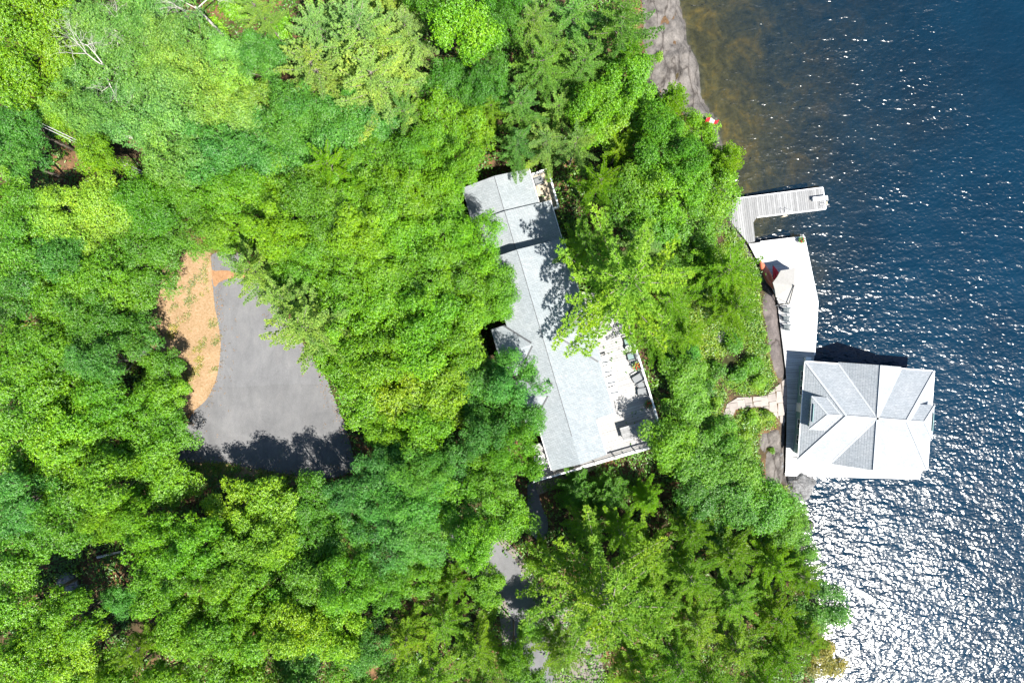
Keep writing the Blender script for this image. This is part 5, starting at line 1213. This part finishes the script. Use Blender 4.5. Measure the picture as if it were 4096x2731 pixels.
run('', PS, [
    ('pine', 'o', 1345, 1215, 60, 0.8, 'narrow olive pine right of the shaded path below the boardwalk'), ('pine', 'y', 1430, 1230, 70, 0.85, 'yellow-green pine in the upper row of the lower right pines'), ('pine', 'o', 1395, 1384, 190, 1.3, 'broad star-shaped olive pine spreading over the lane'),
    ('pine', 'o', 1500, 1290, 80, 1.0, 'olive pine right of the star-shaped one with bare limbs showing'), ('pine', 'y', 1590, 1225, 70, 0.9, 'yellow-green pine left of the shore maples'), ('pine', 'o', 1590, 1330, 85, 1.0, 'olive pine in the middle of the lower right pines'), ('pine', 'y', 1680, 1280, 80, 0.9, 'yellow-green pine level with the small pale boulder'),
    ('pine', 'o', 1690, 1380, 90, 1.0, 'olive pine left of the dark maple over the water'), ('pine', 'o', 1490, 1400, 85, 1.0, 'olive pine below right of the star-shaped one'), ('pine', 'o', 1600, 1440, 90, 1.0, 'olive pine in the second row from the bottom'), ('pine', 'y', 1785, 1305, 68, 0.9, 'yellow-green pine at the waterline above the dark maple'),
    ('pine', 'y', 1790, 1420, 75, 0.9, 'yellow-green pine touching the dark maple over the water'), ('pine', 'o', 1700, 1490, 90, 1.0, 'olive pine second from the lake along the bottom edge'), ('pine', 'o', 1450, 1510, 75, 1.0, 'olive pine at the bottom right of the lane'), ('pine', 'o', 1560, 1530, 85, 1.0, 'olive pine in the middle of the bottom right edge'),
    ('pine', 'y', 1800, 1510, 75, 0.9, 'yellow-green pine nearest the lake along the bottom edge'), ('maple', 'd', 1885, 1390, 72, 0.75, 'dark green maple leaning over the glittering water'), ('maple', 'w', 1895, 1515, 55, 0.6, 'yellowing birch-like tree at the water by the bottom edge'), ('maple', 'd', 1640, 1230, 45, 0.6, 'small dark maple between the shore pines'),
    ('maple', 'g', 1822, 1178, 40, 0.5, 'small mid-green maple at the waterline just below the boulders'), ('maple', 'g', 1832, 1268, 48, 0.6, 'small mid-green maple at the waterline above the bottom pines'), ('pine', 'y', 1845, 1330, 62, 0.9, 'slender yellow-green pine leaning over the glitter above the dark maple'),
    ('pine', 'o', 1858, 1465, 65, 0.9, 'slender olive pine between the dark maple and the yellowing tree'), ('pine', 'o', 1500, 1600, 85, 1.0, 'olive pine cut off by the bottom edge right of the lane'), ('pine', 'o', 1640, 1590, 90, 1.0, 'olive pine cut off by the bottom edge in the lower right'), ('pine', 'y', 1760, 1590, 80, 1.0, 'yellow-green pine cut off by the bottom edge nearest the lake'), ('maple', 'g', 1215, 1590, 60, 0.8, 'mid-green maple cut off by the bottom edge left of the lane'), ('maple', 'b', 1120, 1350, 55, 0.7, 'bright green maple covering the left side of the lane'), ('pine', 'o', 1250, 1300, 60, 0.9, 'olive pine covering the lane just above the star-shaped pine'), ('pine', 'o', 1290, 1500, 75, 0.9, 'olive pine in shade at the bottom of the lane'), ('maple', 'b', 1220, 1440, 45, 0.6, 'small bright maple leaning over the lower lane')])

# ------------------------------------------------------------------ undergrowth, dry grass, leaf litter
AVOID = [([tuple(p[:2]) for p in DRIVE], 0.2), ([tuple(p[:2]) for p in HOUSE_PAD], -1.6), (R1, 0.0), (R2, 0.25), (R3, 0.25), (pthpoly, 0.55), (LANE2, 0.1), (VERGE_XY := [tuple(p[:2]) for p in VERGE], 0.0), (STEPS, 0.0)]
def scatter(n, seed, box, ok, name, col, label, leaf, spread, per, hmax, mat='leaf'):
    r = np.random.default_rng(seed); X = r.uniform(box[0], box[1], n); Y = r.uniform(box[2], box[3], n)
    m = ok(X, Y); X, Y = X[m], Y[m]; Z = terrain(X, Y); n = len(X)
    N = n * per; c = np.repeat(np.stack([X, Y, Z], 1), per, 0)
    off = r.normal(0, spread, (N, 3)); off[:, 2] = np.abs(r.normal(0, 1, N)) * hmax * 0.5 * np.repeat(r.uniform(0.3, 1.0, n), per) + 0.03
    base = c + off; a = r.uniform(0, 6.28, N)
    dr = unit(np.stack([np.cos(a), np.sin(a), r.uniform(-0.2, 0.7, N)], 1)); nor = unit(np.array([0, 0, 1.0]) + r.normal(0, 0.4, (N, 3)))
    me = leaf_mesh(name, base, dr, nor, leaf * r.uniform(0.7, 1.3, N), leaf * 0.45 * r.uniform(0.8, 1.2, N))
    o = link(name, me, None, M[mat]); o.color = (*col, 1); return tag(o, label, kind='stuff')
def ok_forest(X, Y):
    d = poly_dist(X, Y, SHORE, False); m = in_poly(X, Y, LAND) & (d > 0.9)
    for p, mg in AVOID:
        ins = in_poly(X, Y, p)
        if mg: ins = ins & (poly_dist(X, Y, p) > -mg) if mg < 0 else ins | (poly_dist(X, Y, p) < mg)
        m &= ~ins
    return m & (noise2(X, Y, 0.55) + 0.35 * noise2(X, Y, 2.0) > -0.30)
scatter(30000, 3, (-62, 38, -46, 46), ok_forest, 'undergrowth', (0.075, 0.20, 0.012), 'low green undergrowth of ferns and saplings under the trees', 0.30, 0.34, 12, 0.9)
def ok_shrub(X, Y):
    m = ok_forest(X, Y); d = poly_dist(X, Y, SHORE, False)
    return m & (d < 12) & (Y < 12) & (Y > -22) & (X > 13)
scatter(26000, 4, (12, 32, -22, 12), ok_shrub, 'undergrowth', (0.15, 0.28, 0.012), 'yellow-green juniper and blueberry cover along the waterfront slope', 0.17, 0.25, 13, 0.5)
def ok_verge(X, Y): return in_poly(X, Y, VERGE_XY) & (noise2(X, Y, 1.3) + 0.6 * noise2(X, Y, 4.0) > 0.30)
scatter(14000, 5, (-40, -28, -10, 12), ok_verge, 'grass', (0.22, 0.24, 0.07), 'sparse green and straw tufts in the dry verge', 0.14, 0.09, 5, 0.10)
v2 = [tuple(p[:2]) for p in VERGE2]
scatter(9000, 6, (-40, -18, -18, -10), lambda X, Y: in_poly(X, Y, v2) & (noise2(X, Y, 1.3) > -0.25), 'grass', (0.20, 0.26, 0.03), 'yellow-green mossy grass along the bottom of the driveway', 0.16, 0.12, 6, 0.16)
# fallen log
a, b = G(405, 525), G(655, 580)
tag(MB().tube([a + Vector((0, 0, .3)), (a + b) / 2 + Vector((0, 0, 0.45)), b + Vector((0, 0, .3))], [0.22, 0.18, 0.10], 8).build('fallen_log', M['dead'], None, True), 'pale fallen log in the clearing below the overhead wires', 'log')
a, b = G(395, 2225), G(520, 2195)
tag(MB().tube([a + Vector((0, 0, .25)), b + Vector((0, 0, .25))], [0.14, 0.08], 8).build('fallen_log', M['dead'], None, True), 'thin fallen trunk in the lower left clearing', 'log')
# fallen leaves and needles blown along the edges of the asphalt
def ok_litter(X, Y): return in_poly(X, Y, drs) & (np.random.default_rng(1).random(X.shape) < np.exp(-poly_dist(X, Y, drs) / 0.45) + 0.002)
scatter(16000, 8, (-42, -14, -20, 12), ok_litter, 'leaf_litter', (0.30, 0.17, 0.06), 'brown leaves blown along the driveway edges', 0.11, 0.10, 3, 0.0)
bpy.data.objects['leaf_litter'].location.z += 0.05
